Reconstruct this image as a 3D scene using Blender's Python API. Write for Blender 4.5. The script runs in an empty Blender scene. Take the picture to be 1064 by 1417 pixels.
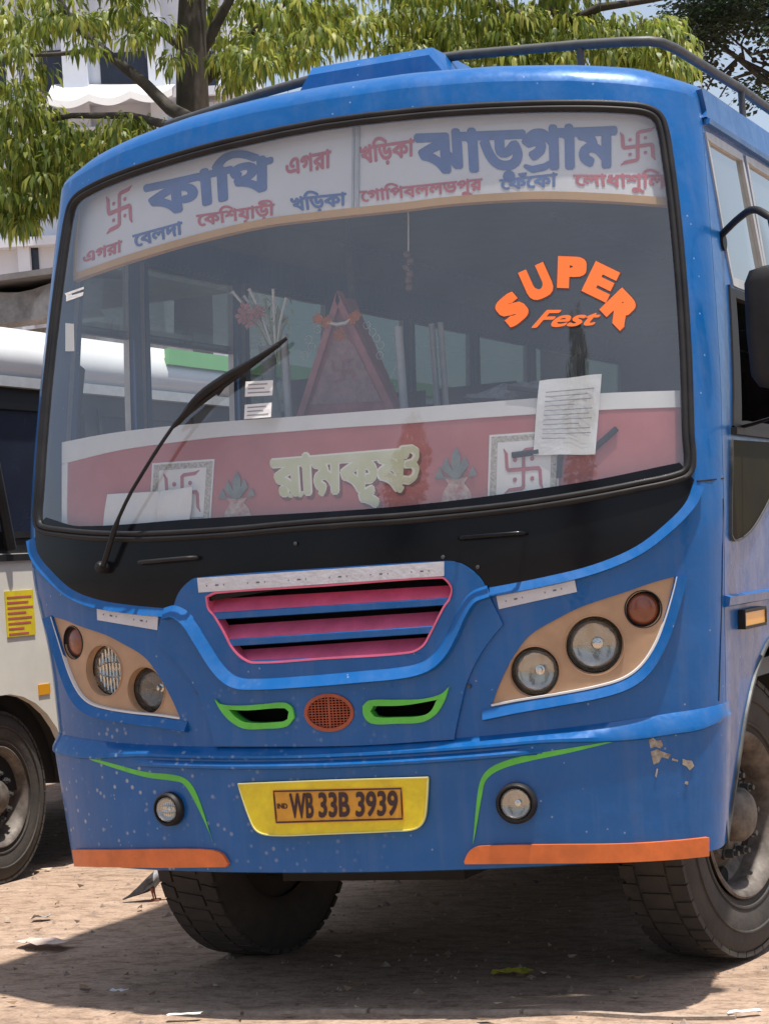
import bpy, bmesh, math, random
import numpy as np
from mathutils import Vector, Matrix
from mathutils.geometry import delaunay_2d_cdt

random.seed(7); RNG = np.random.default_rng(7)
SC = bpy.context.scene
COL = SC.collection
R_ = math.radians

# ------------------------------------------------------------------ camera
F_PX, PW, PH = 2975.0, 1064.0, 1417.0
CAM = np.array([3.0265, -6.4757, 1.4692])
YAW, PIT, ROL = R_(-23.139), R_(1.495), R_(-3.982)
_F = np.array([math.sin(YAW)*math.cos(PIT), math.cos(YAW)*math.cos(PIT), math.sin(PIT)])
_R = np.array([math.cos(YAW), -math.sin(YAW), 0.0])
_U = np.cross(_R, _F)
RX = _R*math.cos(ROL) + _U*math.sin(ROL)
UP = -_R*math.sin(ROL) + _U*math.cos(ROL)
cd = bpy.data.cameras.new('camera'); cam = bpy.data.objects.new('camera', cd); COL.objects.link(cam)
cd.sensor_fit = 'VERTICAL'; cd.sensor_height = 24.0; cd.lens = 24.0*F_PX/PH
cd.clip_start = 0.1; cd.clip_end = 2000
M = Matrix(((RX[0], UP[0], -_F[0], CAM[0]), (RX[1], UP[1], -_F[1], CAM[1]), (RX[2], UP[2], -_F[2], CAM[2]), (0, 0, 0, 1)))
cam.matrix_world = M
SC.camera = cam

# ------------------------------------------------------------------ light
SUN_DIR = Vector((0.215, -0.035, 1.0)).normalized()      # towards the sun
w = bpy.data.worlds.new('World'); SC.world = w; w.use_nodes = True
nt = w.node_tree; bg = nt.nodes['Background']
sky = nt.nodes.new('ShaderNodeTexSky'); sky.sky_type = 'NISHITA'; sky.sun_disc = False
sky.sun_elevation = math.asin(SUN_DIR.z); sky.sun_rotation = math.atan2(SUN_DIR.x, SUN_DIR.y)
sky.air_density = 1.0; sky.dust_density = 2.5; sky.ozone_density = 1.0; sky.altitude = 10
# thin white haze over the whole sky
hz = nt.nodes.new('ShaderNodeVectorMath'); hz.operation = 'ADD'; hz.inputs[1].default_value = (2.6, 2.8, 3.1)
nt.links.new(sky.outputs[0], hz.inputs[0]); nt.links.new(hz.outputs[0], bg.inputs[0]); bg.inputs[1].default_value = 0.075
sl = bpy.data.lights.new('sun', 'SUN'); sl.energy = 5.0; sl.angle = R_(1.2); sl.color = (1.0, 0.95, 0.87)
so = bpy.data.objects.new('sun', sl); COL.objects.link(so)
so.rotation_euler = SUN_DIR.to_track_quat('Z', 'Y').to_euler()
SC.view_settings.view_transform = 'Standard'; SC.view_settings.look = 'None'
SC.view_settings.exposure = 0.46; SC.view_settings.gamma = 1.0

# ------------------------------------------------------------------ projection helpers (photo pixel <-> place)
def ray(u, v):
    return _F + RX*((u-PW/2)/F_PX) - UP*((v-PH/2)/F_PX)
def on_z(u, v, z=0.0):
    d = ray(u, v); return CAM + d*((z-CAM[2])/d[2])
def on_x(u, v, x):
    d = ray(u, v); return CAM + d*((x-CAM[0])/d[0])
def on_y(u, v, y):
    d = ray(u, v); return CAM + d*((y-CAM[1])/d[1])
def project(P):
    d = np.asarray(P, float) - CAM
    z = d @ _F
    return np.stack([PW/2 + F_PX*(d @ RX)/z, PH/2 - F_PX*(d @ UP)/z], -1)

# ------------------------------------------------------------------ materials
def hexc(r, g, b):
    f = lambda c: (c/255/12.92) if c/255 <= .04045 else ((c/255+.055)/1.055)**2.4
    return (f(r), f(g), f(b))
def mat(name, col, rough=.5, metal=0., coat=0., var=0., vscale=6., bump=0., bscale=60., col2=None, stretch=None, spec=.5, ior=1.5):
    m = bpy.data.materials.new(name); m.use_nodes = True
    n = m.node_tree.nodes; L = m.node_tree.links; b = n['Principled BSDF']
    b.inputs['Base Color'].default_value = (*col, 1); b.inputs['Roughness'].default_value = rough
    b.inputs['Metallic'].default_value = metal; b.inputs['Coat Weight'].default_value = coat
    b.inputs['Coat Roughness'].default_value = .08
    b.inputs['Specular IOR Level'].default_value = spec; b.inputs['IOR'].default_value = ior
    tc = n.new('ShaderNodeTexCoord'); vec = tc.outputs['Object']
    if stretch:
        mp = n.new('ShaderNodeMapping'); mp.inputs['Scale'].default_value = stretch
        L.new(vec, mp.inputs[0]); vec = mp.outputs[0]
    if var:
        t = n.new('ShaderNodeTexNoise'); t.inputs['Scale'].default_value = vscale; t.inputs['Detail'].default_value = 6; t.inputs['Roughness'].default_value = .65
        L.new(vec, t.inputs['Vector'])
        r = n.new('ShaderNodeValToRGB'); e = r.color_ramp.elements
        e[0].position = .35; e[1].position = .68
        c2 = col2 if col2 else tuple(c*(1-var) for c in col)
        e[0].color = (*c2, 1); e[1].color = (*col, 1)
        L.new(t.outputs['Fac'], r.inputs[0]); L.new(r.outputs[0], b.inputs['Base Color'])
        mr = n.new('ShaderNodeMapRange'); mr.inputs['To Min'].default_value = min(1, rough+.12); mr.inputs['To Max'].default_value = max(.03, rough-.08)
        L.new(t.outputs['Fac'], mr.inputs['Value']); L.new(mr.outputs[0], b.inputs['Roughness'])
    if bump:
        t2 = n.new('ShaderNodeTexNoise'); t2.inputs['Scale'].default_value = bscale; t2.inputs['Detail'].default_value = 5
        L.new(vec, t2.inputs['Vector'])
        bp = n.new('ShaderNodeBump'); bp.inputs['Strength'].default_value = bump; bp.inputs['Distance'].default_value = .02
        L.new(t2.outputs['Fac'], bp.inputs['Height']); L.new(bp.outputs[0], b.inputs['Normal'])
    return m

def paint_material(name, col, spots=True):
    """old bus enamel: clear coat over slightly metallic blue, dust film, chips and pale mud specks"""
    m = bpy.data.materials.new(name); m.use_nodes = True
    n = m.node_tree.nodes; L = m.node_tree.links; b = n['Principled BSDF']
    b.inputs['Metallic'].default_value = .1; b.inputs['Roughness'].default_value = .38
    b.inputs['Coat Weight'].default_value = .32; b.inputs['Coat Roughness'].default_value = .07; b.inputs['Specular IOR Level'].default_value = .3
    tc = n.new('ShaderNodeTexCoord')
    def noise(scale, det=6, rough=.6, vec=None):
        t = n.new('ShaderNodeTexNoise'); t.inputs['Scale'].default_value = scale; t.inputs['Detail'].default_value = det; t.inputs['Roughness'].default_value = rough
        L.new(vec or tc.outputs['Object'], t.inputs['Vector']); return t.outputs['Fac']
    def ramp(fac, p0, p1, c0=(0, 0, 0), c1=(1, 1, 1)):
        r = n.new('ShaderNodeValToRGB'); e = r.color_ramp.elements; e[0].position = p0; e[1].position = p1
        e[0].color = (*c0, 1); e[1].color = (*c1, 1); L.new(fac, r.inputs[0]); return r.outputs[0]
    def mix(fac, a, c):
        x = n.new('ShaderNodeMix'); x.data_type = 'RGBA'
        for s, val in ((0, fac), (6, a), (7, c)):
            if hasattr(val, 'links'): L.new(val, x.inputs[s])
            else: x.inputs[s].default_value = val if s == 0 else (*val, 1)
        return x.outputs[2]
    def mul(a, c):
        x = n.new('ShaderNodeMath'); x.operation = 'MULTIPLY'
        for i, val in enumerate((a, c)):
            if hasattr(val, 'links'): L.new(val, x.inputs[i])
            else: x.inputs[i].default_value = val
        return x.outputs[0]
    c = mix(ramp(noise(2.2), .3, .7), tuple(v*.82 for v in col), col)
    # vertical rain streaks of dust
    mp = n.new('ShaderNodeMapping'); mp.inputs['Scale'].default_value = (22, 22, 1.1); L.new(tc.outputs['Object'], mp.inputs[0])
    st = ramp(noise(1.0, 4, .6, mp.outputs[0]), .5, .8)
    c = mix(mul(st, .13), c, (.22, .23, .28))
    dust = ramp(noise(9, 8, .7), .42, .8)
    c = mix(mul(dust, .08), c, (.26, .26, .28))
    if spots:
        vo = n.new('ShaderNodeTexVoronoi'); vo.inputs['Scale'].default_value = 30; L.new(tc.outputs['Object'], vo.inputs['Vector'])
        d = ramp(vo.outputs['Distance'], .14, .27, (1, 1, 1), (0, 0, 0))
        msk = ramp(noise(6, 3), .42, .55)
        # mud thrown up from the road: mostly on the nearside corner
        sx = n.new('ShaderNodeSeparateXYZ'); L.new(tc.outputs['Object'], sx.inputs[0])
        mx = n.new('ShaderNodeMapRange'); mx.inputs['From Min'].default_value = .35; mx.inputs['From Max'].default_value = -.75; L.new(sx.outputs[0], mx.inputs['Value'])
        mz = n.new('ShaderNodeMapRange'); mz.inputs['From Min'].default_value = 1.15; mz.inputs['From Max'].default_value = .85; L.new(sx.outputs[2], mz.inputs['Value'])
        c = mix(mul(mul(mul(d, msk), mul(mx.outputs[0], mz.outputs[0])), .85), c, (.34, .38, .44))
        vo2 = n.new('ShaderNodeTexVoronoi'); vo2.inputs['Scale'].default_value = 16; L.new(tc.outputs['Object'], vo2.inputs['Vector'])
        d2 = ramp(vo2.outputs['Distance'], .035, .07, (1, 1, 1), (0, 0, 0))
        c = mix(mul(d2, .38), c, (.5, .52, .55))
    L.new(c, b.inputs['Base Color'])
    mr = n.new('ShaderNodeMapRange'); mr.inputs['To Min'].default_value = .28; mr.inputs['To Max'].default_value = .55
    L.new(dust, mr.inputs['Value']); L.new(mr.outputs[0], b.inputs['Roughness'])
    bp = n.new('ShaderNodeBump'); bp.inputs['Strength'].default_value = .25; bp.inputs['Distance'].default_value = .02
    L.new(noise(4, 4), bp.inputs['Height']); L.new(bp.outputs[0], b.inputs['Normal']); L.new(bp.outputs[0], b.inputs['Coat Normal'])
    return m

def glass_material(name, tint, refl=1.0, dust=.1, dustcol=(.5, .5, .5), rough=.02):
    m = bpy.data.materials.new(name); m.use_nodes = True
    n = m.node_tree.nodes; L = m.node_tree.links
    for x in list(n):
        if x.type != 'OUTPUT_MATERIAL': n.remove(x)
    out = n['Material Output']
    tr = n.new('ShaderNodeBsdfTransparent'); tr.inputs[0].default_value = (*tint, 1)
    gl = n.new('ShaderNodeBsdfGlossy'); gl.inputs['Roughness'].default_value = rough
    fr = n.new('ShaderNodeLayerWeight'); fr.inputs[0].default_value = .5
    mu = n.new('ShaderNodeMath'); mu.operation = 'MULTIPLY'; mu.inputs[1].default_value = refl; mu.use_clamp = True
    pw = n.new('ShaderNodeMath'); pw.operation = 'POWER'; pw.inputs[1].default_value = 5; L.new(fr.outputs['Facing'], pw.inputs[0])
    ma = n.new('ShaderNodeMath'); ma.operation = 'MULTIPLY_ADD'; ma.inputs[1].default_value = .95; ma.inputs[2].default_value = .045; L.new(pw.outputs[0], ma.inputs[0])
    L.new(ma.outputs[0], mu.inputs[0])
    m1 = n.new('ShaderNodeMixShader'); L.new(mu.outputs[0], m1.inputs[0]); L.new(tr.outputs[0], m1.inputs[1]); L.new(gl.outputs[0], m1.inputs[2])
    df = n.new('ShaderNodeBsdfDiffuse'); df.inputs[0].default_value = (*dustcol, 1)
    tc = n.new('ShaderNodeTexCoord'); t = n.new('ShaderNodeTexNoise'); t.inputs['Scale'].default_value = 3; t.inputs['Detail'].default_value = 7
    L.new(tc.outputs['Object'], t.inputs['Vector'])
    mr = n.new('ShaderNodeMapRange'); mr.inputs['From Min'].default_value = .3; mr.inputs['From Max'].default_value = .7
    mr.inputs['To Min'].default_value = dust*.7; mr.inputs['To Max'].default_value = dust*1.3; L.new(t.outputs['Fac'], mr.inputs['Value'])
    m2 = n.new('ShaderNodeMixShader'); L.new(mr.outputs[0], m2.inputs[0]); L.new(m1.outputs[0], m2.inputs[1]); L.new(df.outputs[0], m2.inputs[2])
    L.new(m2.outputs[0], out.inputs[0])
    return m

def leaf_material(name, c0, c1, c2):
    m = bpy.data.materials.new(name); m.use_nodes = True
    n = m.node_tree.nodes; L = m.node_tree.links; b = n['Principled BSDF']; out = n['Material Output']
    g = n.new('ShaderNodeNewGeometry'); r = n.new('ShaderNodeValToRGB'); e = r.color_ramp.elements
    e[0].color = (*c0, 1); e[1].color = (*c2, 1); x = e.new(.55); x.color = (*c1, 1)
    L.new(g.outputs['Random Per Island'], r.inputs[0]); L.new(r.outputs[0], b.inputs['Base Color']); b.inputs['Roughness'].default_value = .45
    t = n.new('ShaderNodeBsdfTranslucent'); L.new(r.outputs[0], t.inputs[0])
    mx = n.new('ShaderNodeMixShader'); mx.inputs[0].default_value = .5
    L.new(b.outputs[0], mx.inputs[1]); L.new(t.outputs[0], mx.inputs[2]); L.new(mx.outputs[0], out.inputs[0])
    return m

BLUE = paint_material('blue_enamel', (.002, .110, .365))
BLUE2 = BLUE
MT = dict(
    black=mat('gloss_black', (.004, .005, .008), .16, 0, 0, var=.5, vscale=5, col2=(.008, .008, .010), spec=.2),
    rubber=mat('rubber', (.012, .012, .014), .5, var=.4, vscale=9, col2=(.022, .021, .022), spec=.22),
    dark=mat('dark_void', (.006, .006, .007), .9, var=.3),  # near-black colour standing in for unlit hollows
    chassis=mat('chassis_black', (.012, .011, .011), .8, var=.5, col2=(.03, .026, .022)),
    tape=mat('reflective_tape', (.62, .63, .68), .35, var=.15, vscale=14, bump=.1),
    mark=mat('tape_print', (.12, .12, .14), .6),
    pink=mat('pink_enamel', (.72, .125, .24), .4, 0, .3, var=.25, vscale=12),
    green=mat('green_enamel', (.11, .58, .06), .4, 0, .3, var=.25, vscale=12),
    orange=mat('orange_enamel', (.74, .165, .03), .42, 0, .3, var=.3, vscale=9, bump=.08, bscale=15),
    beige=mat('beige_enamel', (.46, .29, .175), .45, 0, .15, var=.2, vscale=10),
    white=mat('white_enamel', (.72, .72, .72), .45, var=.12, vscale=8),
    yellow=mat('yellow_enamel', (.84, .68, .012), .4, 0, .2, var=.2, vscale=15, col2=(.66, .50, .015)),
    plate=mat('plate_orange', (.74, .37, .03), .4, var=.3, vscale=14, col2=(.56, .26, .025)),
    plate_ink=mat('plate_ink', (.035, .012, .018), .5),
    grille_red=mat('horn_mesh', (.40, .085, .035), .5, var=.3, vscale=20),
    chrome=mat('chrome', (.75, .75, .74), .14, 1.0, var=.12, vscale=20),
    bowl=mat('lamp_reflector', (.46, .45, .43), .14, 1.0, var=.2, vscale=14, bump=.18, bscale=20),
    bowl_dark=mat('lamp_reflector_dark', (.22, .21, .20), .25, .9, var=.4, vscale=14, bump=.3, bscale=26),  # darker and rougher than the other reflector
    lens_amber=mat('amber_lens', (.24, .065, .028), .2, 0, .5, var=.3, vscale=30),
    reflector=mat('reflector_amber', (.75, .33, .01), .3, 0, .4),
    steel=mat('grey_steel', (.075, .078, .078), .5, .1, var=.4, vscale=20),
    alu=mat('aluminium', (.46, .47, .48), .42, .15, var=.2, vscale=15),
    rim=mat('rim_steel', (.17, .145, .125), .6, .2, var=.5, vscale=16, col2=(.06, .048, .04)),
    tyre=mat('tyre_rubber', (.030, .028, .027), .82, var=.55, vscale=8, col2=(.058, .049, .042), bump=.15, bscale=40),
    signboard=mat('sign_board_white', (.74, .74, .76), .5, var=.08, vscale=3),
    sign_blue=mat('sign_blue', (.085, .17, .44), .5, var=.25, vscale=10),
    sign_red=mat('sign_red', (.58, .115, .13), .5, var=.2, vscale=10),
    sign_trim=mat('sign_trim', (.62, .36, .13), .5, var=.15),
    board_pink=mat('board_pink', (.50, .155, .150), .45, var=.2, vscale=4, col2=(.42, .11, .10)),
    board_white=mat('board_white', (.78, .77, .76), .5, var=.1),
    board_text=mat('board_text', (.70, .68, .52), .45, var=.35, vscale=9, col2=(.58, .60, .36)),
    board_line=mat('board_text_edge', (.80, .79, .70), .5),
    board_shadow=mat('board_text_shadow', (.20, .06, .05), .6),
    decal=mat('decal_orange', (.85, .16, .02), .45, var=.08),
    decal_edge=mat('decal_edge', (.05, .02, .02), .5),
    paper=mat('paper', (.80, .80, .80), .7, var=.08, vscale=10, bump=.3, bscale=18),
    ink=mat('ink', (.28, .28, .30), .7),
    fabric=mat('seat_fabric', (.06, .035, .04), .9, var=.4, vscale=9),
    lining=mat('interior_lining', (.16, .165, .17), .8, var=.3, vscale=3),
    dash=mat('dash_brown', (.10, .06, .045), .7, var=.4, vscale=8),
    shrine=mat('shrine_maroon', (.46, .16, .16), .55, var=.4, vscale=7),
    lace=mat('lace_white', (.62, .62, .60), .6),
    marigold=mat('marigold', (.80, .26, .04), .6, var=.3, vscale=30),
    leafy=mat('dry_plant_green', (.26, .30, .14), .6, var=.3, vscale=20),
    petal=mat('petal_pink', (.50, .20, .17), .6, var=.3, vscale=30),
    pot=mat('pot_grey', (.22, .25, .24), .6, var=.4, vscale=20),
    cream=mat('cream_body', (.76, .73, .65), .42, 0, .3, var=.14, vscale=3),
    busw=mat('white_bus_paint', (.80, .80, .79), .4, 0, .3, var=.08, vscale=3),
    busg=mat('green_bus_paint', (.15, .46, .13), .4, 0, .3, var=.1),
    bark=mat('bark', (.085, .072, .060), .9, var=.5, vscale=9, bump=.6, bscale=14, stretch=(1, 1, .35)),
    wall=mat('plaster_white', (.74, .77, .82), .8, var=.16, vscale=.6, col2=(.58, .63, .72)),
    wall2=mat('plaster_grey', (.40, .38, .36), .85, var=.5, vscale=4, col2=(.16, .15, .145)),
    pane=mat('dark_pane', (.02, .025, .045), .15, var=.3),
    tin=mat('tin_roof', (.30, .28, .27), .55, .3, var=.4, vscale=4),
)
GLASS = glass_material('windscreen_glass', (.95, .97, .97), refl=3.2, dust=.055, dustcol=(.46, .50, .56))  # dust film; its bluish tone also puts sky-glare haze into the colour
SGLASS = glass_material('side_glass', (.17, .22, .20), refl=2.6, dust=.10, dustcol=(.36, .40, .38))
LENS = glass_material('lamp_glass', (.93, .93, .91), refl=1.0, dust=.03, dustcol=(.4, .4, .38))

# ------------------------------------------------------------------ objects
def link(name, verts, faces, material, parent=None, smooth=None, mats=None, fmat=None):
    me = bpy.data.meshes.new(name)
    me.from_pydata([tuple(map(float, p)) for p in verts], [], [tuple(map(int, f)) for f in faces])
    me.validate(); me.update()
    for x in (mats or [material]): me.materials.append(x)
    if fmat is not None: me.polygons.foreach_set('material_index', fmat)
    if smooth is not None:
        me.polygons.foreach_set('use_smooth', [True]*len(me.polygons))
        me.set_sharp_from_angle(angle=R_(smooth))
    o = bpy.data.objects.new(name, me); COL.objects.link(o)
    if parent: o.parent = parent
    return o
def tag(o, label=None, cat=None, group=None, kind=None):
    for k, v in (('label', label), ('category', cat), ('group', group), ('kind', kind)):
        if v: o[k] = v
    return o
def thing(name, label, cat, loc=(0, 0, 0), rz=0, group=None):
    o = bpy.data.objects.new(name, None); COL.objects.link(o); o.empty_display_size = .2
    o.location = tuple(map(float, loc)); o.rotation_euler = (0, 0, rz); return tag(o, label, cat, group)
class MB:
    def __init__(s): s.v = []; s.f = []
    def add(s, v, f):
        o = len(s.v); s.v += [tuple(map(float, p)) for p in v]; s.f += [tuple(int(i)+o for i in q) for q in f]; return s
    def box(s, c, d, rot=None):
        c = np.array(c, float); h = np.array(d, float)/2
        pts = np.array([[x, y, z] for x in (-1, 1) for y in (-1, 1) for z in (-1, 1)])*h
        if rot is not None: pts = pts @ np.array(rot).T
        return s.add(pts+c, [(0, 1, 3, 2), (4, 6, 7, 5), (0, 4, 5, 1), (2, 3, 7, 6), (0, 2, 6, 4), (1, 5, 7, 3)])
    def tube(s, pts, r, n=10, cap=True):
        P = [np.array(p, float) for p in pts]; rs = r if hasattr(r, '__len__') else [r]*len(P)
        rings = []; up = None
        for i, p in enumerate(P):
            t = P[min(i+1, len(P)-1)]-P[max(i-1, 0)]; t = t/(np.linalg.norm(t)+1e-9)
            if up is None:
                a = np.array([0, 0, 1.]) if abs(t[2]) < .9 else np.array([1., 0, 0])
            else: a = up
            b = np.cross(t, a); b /= np.linalg.norm(b)+1e-9; up = np.cross(b, t)
            rings.append([p+rs[i]*(math.cos(2*math.pi*k/n)*up+math.sin(2*math.pi*k/n)*b) for k in range(n)])
        v = [q for g in rings for q in g]; f = []
        for i in range(len(P)-1):
            for k in range(n):
                f.append((i*n+k, i*n+(k+1) % n, (i+1)*n+(k+1) % n, (i+1)*n+k))
        if cap: f += [tuple(range(n))[::-1], tuple((len(P)-1)*n+k for k in range(n))]
        return s.add(v, f)
    def lathe(s, prof, n=32, c=(0, 0, 0), ax=(1, 0, 0), closed=False):
        """prof: list of (along axis, radius)"""
        ax = np.array(ax, float); ax /= np.linalg.norm(ax); a = np.array([0, 0, 1.]) if abs(ax[2]) < .9 else np.array([0, 1., 0])
        t1 = np.cross(a, ax); t1 /= np.linalg.norm(t1); t2 = np.cross(ax, t1); c = np.array(c, float)
        v = [c+ax*h+r*(math.cos(2*math.pi*k/n)*t1+math.sin(2*math.pi*k/n)*t2) for h, r in prof for k in range(n)]
        f = []
        m = len(prof)
        for i in range(m if closed else m-1):
            j = (i+1) % m
            for k in range(n): f.append((i*n+k, i*n+(k+1) % n, j*n+(k+1) % n, j*n+k))
        return s.add(v, f)
    def build(s, name, m, parent=None, smooth=None): return link(name, s.v, s.f, m, parent, smooth)

# ------------------------------------------------------------------ the bus front as a surface S(s, z): s runs round the plan, z is height
HALF = 1.28
def _plan_table():
    XC = 1.20; xs = np.linspace(0, XC, 500); ys = .105*xs**2+.030*xs**6
    a0 = math.atan(.21*XC+.18*XC**5); r = (HALF-XC)/(1-math.sin(a0))
    cx, cy = XC-r*math.sin(a0), ys[-1]+r*math.cos(a0)
    th = np.linspace(a0, math.pi/2, 120)[1:]
    X = np.concatenate([xs, cx+r*np.sin(th)]); Y = np.concatenate([ys, cy-r*np.cos(th)])
    S_ = np.concatenate([[0], np.cumsum(np.hypot(np.diff(X), np.diff(Y)))])
    X = np.append(X, HALF); Y = np.append(Y, Y[-1]+20); S_ = np.append(S_, S_[-1]+20)
    return S_, X, Y
TS, TX, TY = _plan_table()
S_END, Y_END = TS[-2], TY[-2]
def ss(y): return S_END + (y-Y_END)
def smst(x, a, b):
    t = np.clip((x-a)/(b-a), 0, 1); return t*t*(3-2*t)
def hw(z): return HALF - .060*np.clip((z-1.95)/1.1, 0, 2)**1.3 - .035*np.clip((1.5-z)/.6, 0, 1) - .10*np.clip(.92-z, 0, 1) + .010*np.clip((z-1.3)/.4, 0, 1)
def rake(z):
    t = np.clip(z-1.45, 0, None); return np.where(t < .4, .225*t*t/.8, .225*(t-.2))
def S0(s, z):
    a = np.abs(s); x = np.interp(a, TS, TX)*np.sign(s); y = np.interp(a, TS, TY)
    x = x*hw(z)/HALF - .036*smst(-s, 1.08, 1.34)*smst(z, 1.15, 1.6)
    return np.stack([x, y+rake(z)*(1-smst(y, .38, .95)), z+0*s], -1)
def S(s, z, off=0.0):
    s = np.asarray(s, float); z = np.asarray(z, float); e = 2e-3
    p = S0(s, z); a = S0(s+e, z)-S0(s-e, z); b = S0(s, z+e)-S0(s, z-e)
    n = np.cross(b, a); n /= np.linalg.norm(n, axis=-1, keepdims=True); n = -n
    off = np.asarray(off, float)
    return p + n*(-1)*(-1)*off[..., None] if off.ndim else p + n*off
# orient: at s=0 normal must point to -y
if S(0., 1.2, 1.0)[1] > 0:
    _S = S
    def S(s, z, off=0.0): return _S(s, z, -np.asarray(off, float))
def nrm(s, z):
    v = S(s, z, .1)-S(s, z, 0.); return v/np.linalg.norm(v)
def fs(uv, off=0.0, guess=None):
    """photo pixels -> (s, z) on the surface offset by off"""
    uv = np.atleast_2d(np.array(uv, float))
    s = (uv[:, 0]-468)/365; z = 1.47+(818-.07*(uv[:, 0]-265)-uv[:, 1])/372
    if guess is not None: s = np.full(len(uv), float(guess[0])); z = np.full(len(uv), float(guess[1]))
    e = 1e-3
    for _ in range(14):
        q = project(S(s, z, off)); r = uv-q
        js = (project(S(s+e, z, off))-q)/e; jz = (project(S(s, z+e, off))-q)/e
        det = js[:, 0]*jz[:, 1]-js[:, 1]*jz[:, 0]; det = np.where(np.abs(det) < 30, 30*np.sign(det)+1e-9, det)
        ds = (r[:, 0]*jz[:, 1]-r[:, 1]*jz[:, 0])/det; dz = (js[:, 0]*r[:, 1]-js[:, 1]*r[:, 0])/det
        s = s+np.clip(ds, -.15, .15); z = z+np.clip(dz, -.2, .2)
    return np.stack([s, z], -1)
def smooth_loop(p, closed=True, n=5, corner=50):
    p = np.array(p, float); N = len(p); out = []
    def tang(i):
        if not closed and i in (0, N-1): return None
        a, b, c = p[(i-1) % N], p[i], p[(i+1) % N]
        v1, v2 = b-a, c-b
        ang = math.degrees(math.acos(np.clip(v1@v2/(np.linalg.norm(v1)*np.linalg.norm(v2)+1e-12), -1, 1)))
        if ang > corner: return None
        return (c-a)/2
    for i in range(N if closed else N-1):
        a, b = p[i], p[(i+1) % N]; d = b-a; ta, tb = tang(i), tang((i+1) % N)
        L_ = np.linalg.norm(d)
        ta = d if ta is None else ta/np.linalg.norm(ta)*L_; tb = d if tb is None else tb/np.linalg.norm(tb)*L_
        for k in range(n):
            t = k/n; h = (2*t**3-3*t**2+1, t**3-2*t**2+t, -2*t**3+3*t**2, t**3-t**2)
            out.append(h[0]*a+h[1]*ta+h[2]*b+h[3]*tb)
    if not closed: out.append(p[-1])
    return np.array(out)
def inside(pts, loop):
    x, y = pts[:, 0], pts[:, 1]; r = np.zeros(len(pts), bool); a = loop; b = np.roll(loop, -1, 0)
    for (x0, y0), (x1, y1) in zip(a, b):
        if y0 == y1: continue
        c = (y0 > y) != (y1 > y); r ^= c & (x < (x1-x0)*(y-y0)/(y1-y0)+x0)
    return r
def cdt(loops, grid=None, keep=None):
    V = []; Ed = []
    for l in loops:
        o = len(V); V += [Vector((float(a), float(b))) for a, b in l]; Ed += [(o+i, o+(i+1) % len(l)) for i in range(len(l))]
    if grid:
        A = np.concatenate(loops[:1]); mn, mx = A.min(0), A.max(0)
        gx = np.arange(mn[0]+grid*.37, mx[0], grid); gy = np.arange(mn[1]+grid*.41, mx[1], grid)
        if len(gx) and len(gy):
            G = np.stack(np.meshgrid(gx, gy), -1).reshape(-1, 2)
            ok = inside(G, loops[0])
            for l in loops[1:]: ok &= ~inside(G, l)
            allp = np.concatenate(loops)
            G = G[ok]
            if len(G):
                d = np.min(np.linalg.norm(G[:, None]-allp[None], axis=-1), 1); G = G[d > grid*.35]
            V += [Vector((float(a), float(b))) for a, b in G]
    r = delaunay_2d_cdt(V, Ed, [], 0, 1e-6)
    P = np.array([tuple(v) for v in r[0]]); T = np.array([t for t in r[2] if len(t) == 3])
    C = P[T].mean(1)
    if keep: k = keep(C)
    else:
        k = inside(C, loops[0])
        for l in loops[1:]: k &= ~inside(C, l)
    return P, T[k]
def extrude_tris(P, T, fn_top, fn_bot, back=True):
    """planar triangulation -> solid: top by fn_top(P), rim down to fn_bot(P)"""
    used = np.unique(T); mp = -np.ones(len(P), int); mp[used] = np.arange(len(used)); P = P[used]; T = mp[T]
    a, b = P[T[:, 1]]-P[T[:, 0]], P[T[:, 2]]-P[T[:, 0]]
    flip = (a[:, 0]*b[:, 1]-a[:, 1]*b[:, 0]) < 0; T[flip] = T[flip][:, ::-1]
    cnt = {}
    for t in T:
        for i in range(3): cnt[(t[i], t[(i+1) % 3])] = 1
    bd = [(i, j) for (i, j) in cnt if (j, i) not in cnt]
    top = fn_top(P); bot = fn_bot(P); n = len(P)
    F = [tuple(t) for t in T]
    if back: F += [tuple(t[::-1]+n) for t in T]
    F += [(j, i, i+n, j+n) for i, j in bd]
    return np.concatenate([top, bot]), F
def patch(name, loops, off, thick, m, parent, grid=.05, smooth=40, back=False):
    P, T = cdt(loops, grid)
    v, f = extrude_tris(P, T, lambda q: S(q[:, 0], q[:, 1], off), lambda q: S(q[:, 0], q[:, 1], off-thick), back)
    return link(name, v, f, m, parent, smooth)
def pxpatch(name, px, off, thick, m, parent, grid=.05, sm=True, holes=(), corner=50, guess=None):
    loops = [fs(smooth_loop(l, corner=corner) if sm else smooth_loop(l, n=6, corner=1), off, guess) for l in [px, *holes]]
    return patch(name, loops, off, thick, m, parent, grid)
def sweep(name, path, prof, m, parent, closed=False, smooth=35, width=None):
    """path in (s,z); prof: (a across the path, b off the surface)"""
    path = np.array(path, float); N = len(path)
    if closed: t = np.roll(path, -1, 0)-np.roll(path, 1, 0)
    else: t = np.gradient(path, axis=0)
    t /= np.linalg.norm(t, axis=1, keepdims=True)+1e-12; n2 = np.stack([-t[:, 1], t[:, 0]], -1)
    wd = np.ones(N) if width is None else np.array(width); K = len(prof)
    rows = [S(path[:, 0]+a*wd*n2[:, 0], path[:, 1]+a*wd*n2[:, 1], b*np.ones(N)) for a, b in prof]
    v = np.stack(rows, 1).reshape(-1, 3); f = []
    for i in range(N if closed else N-1):
        j = (i+1) % N
        for k in range(K-1): f.append((i*K+k, i*K+k+1, j*K+k+1, j*K+k))
    if not closed: f += [tuple(range(K))[::-1], tuple((N-1)*K+k for k in range(K))]
    return link(name, v, f, m, parent, smooth)

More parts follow.
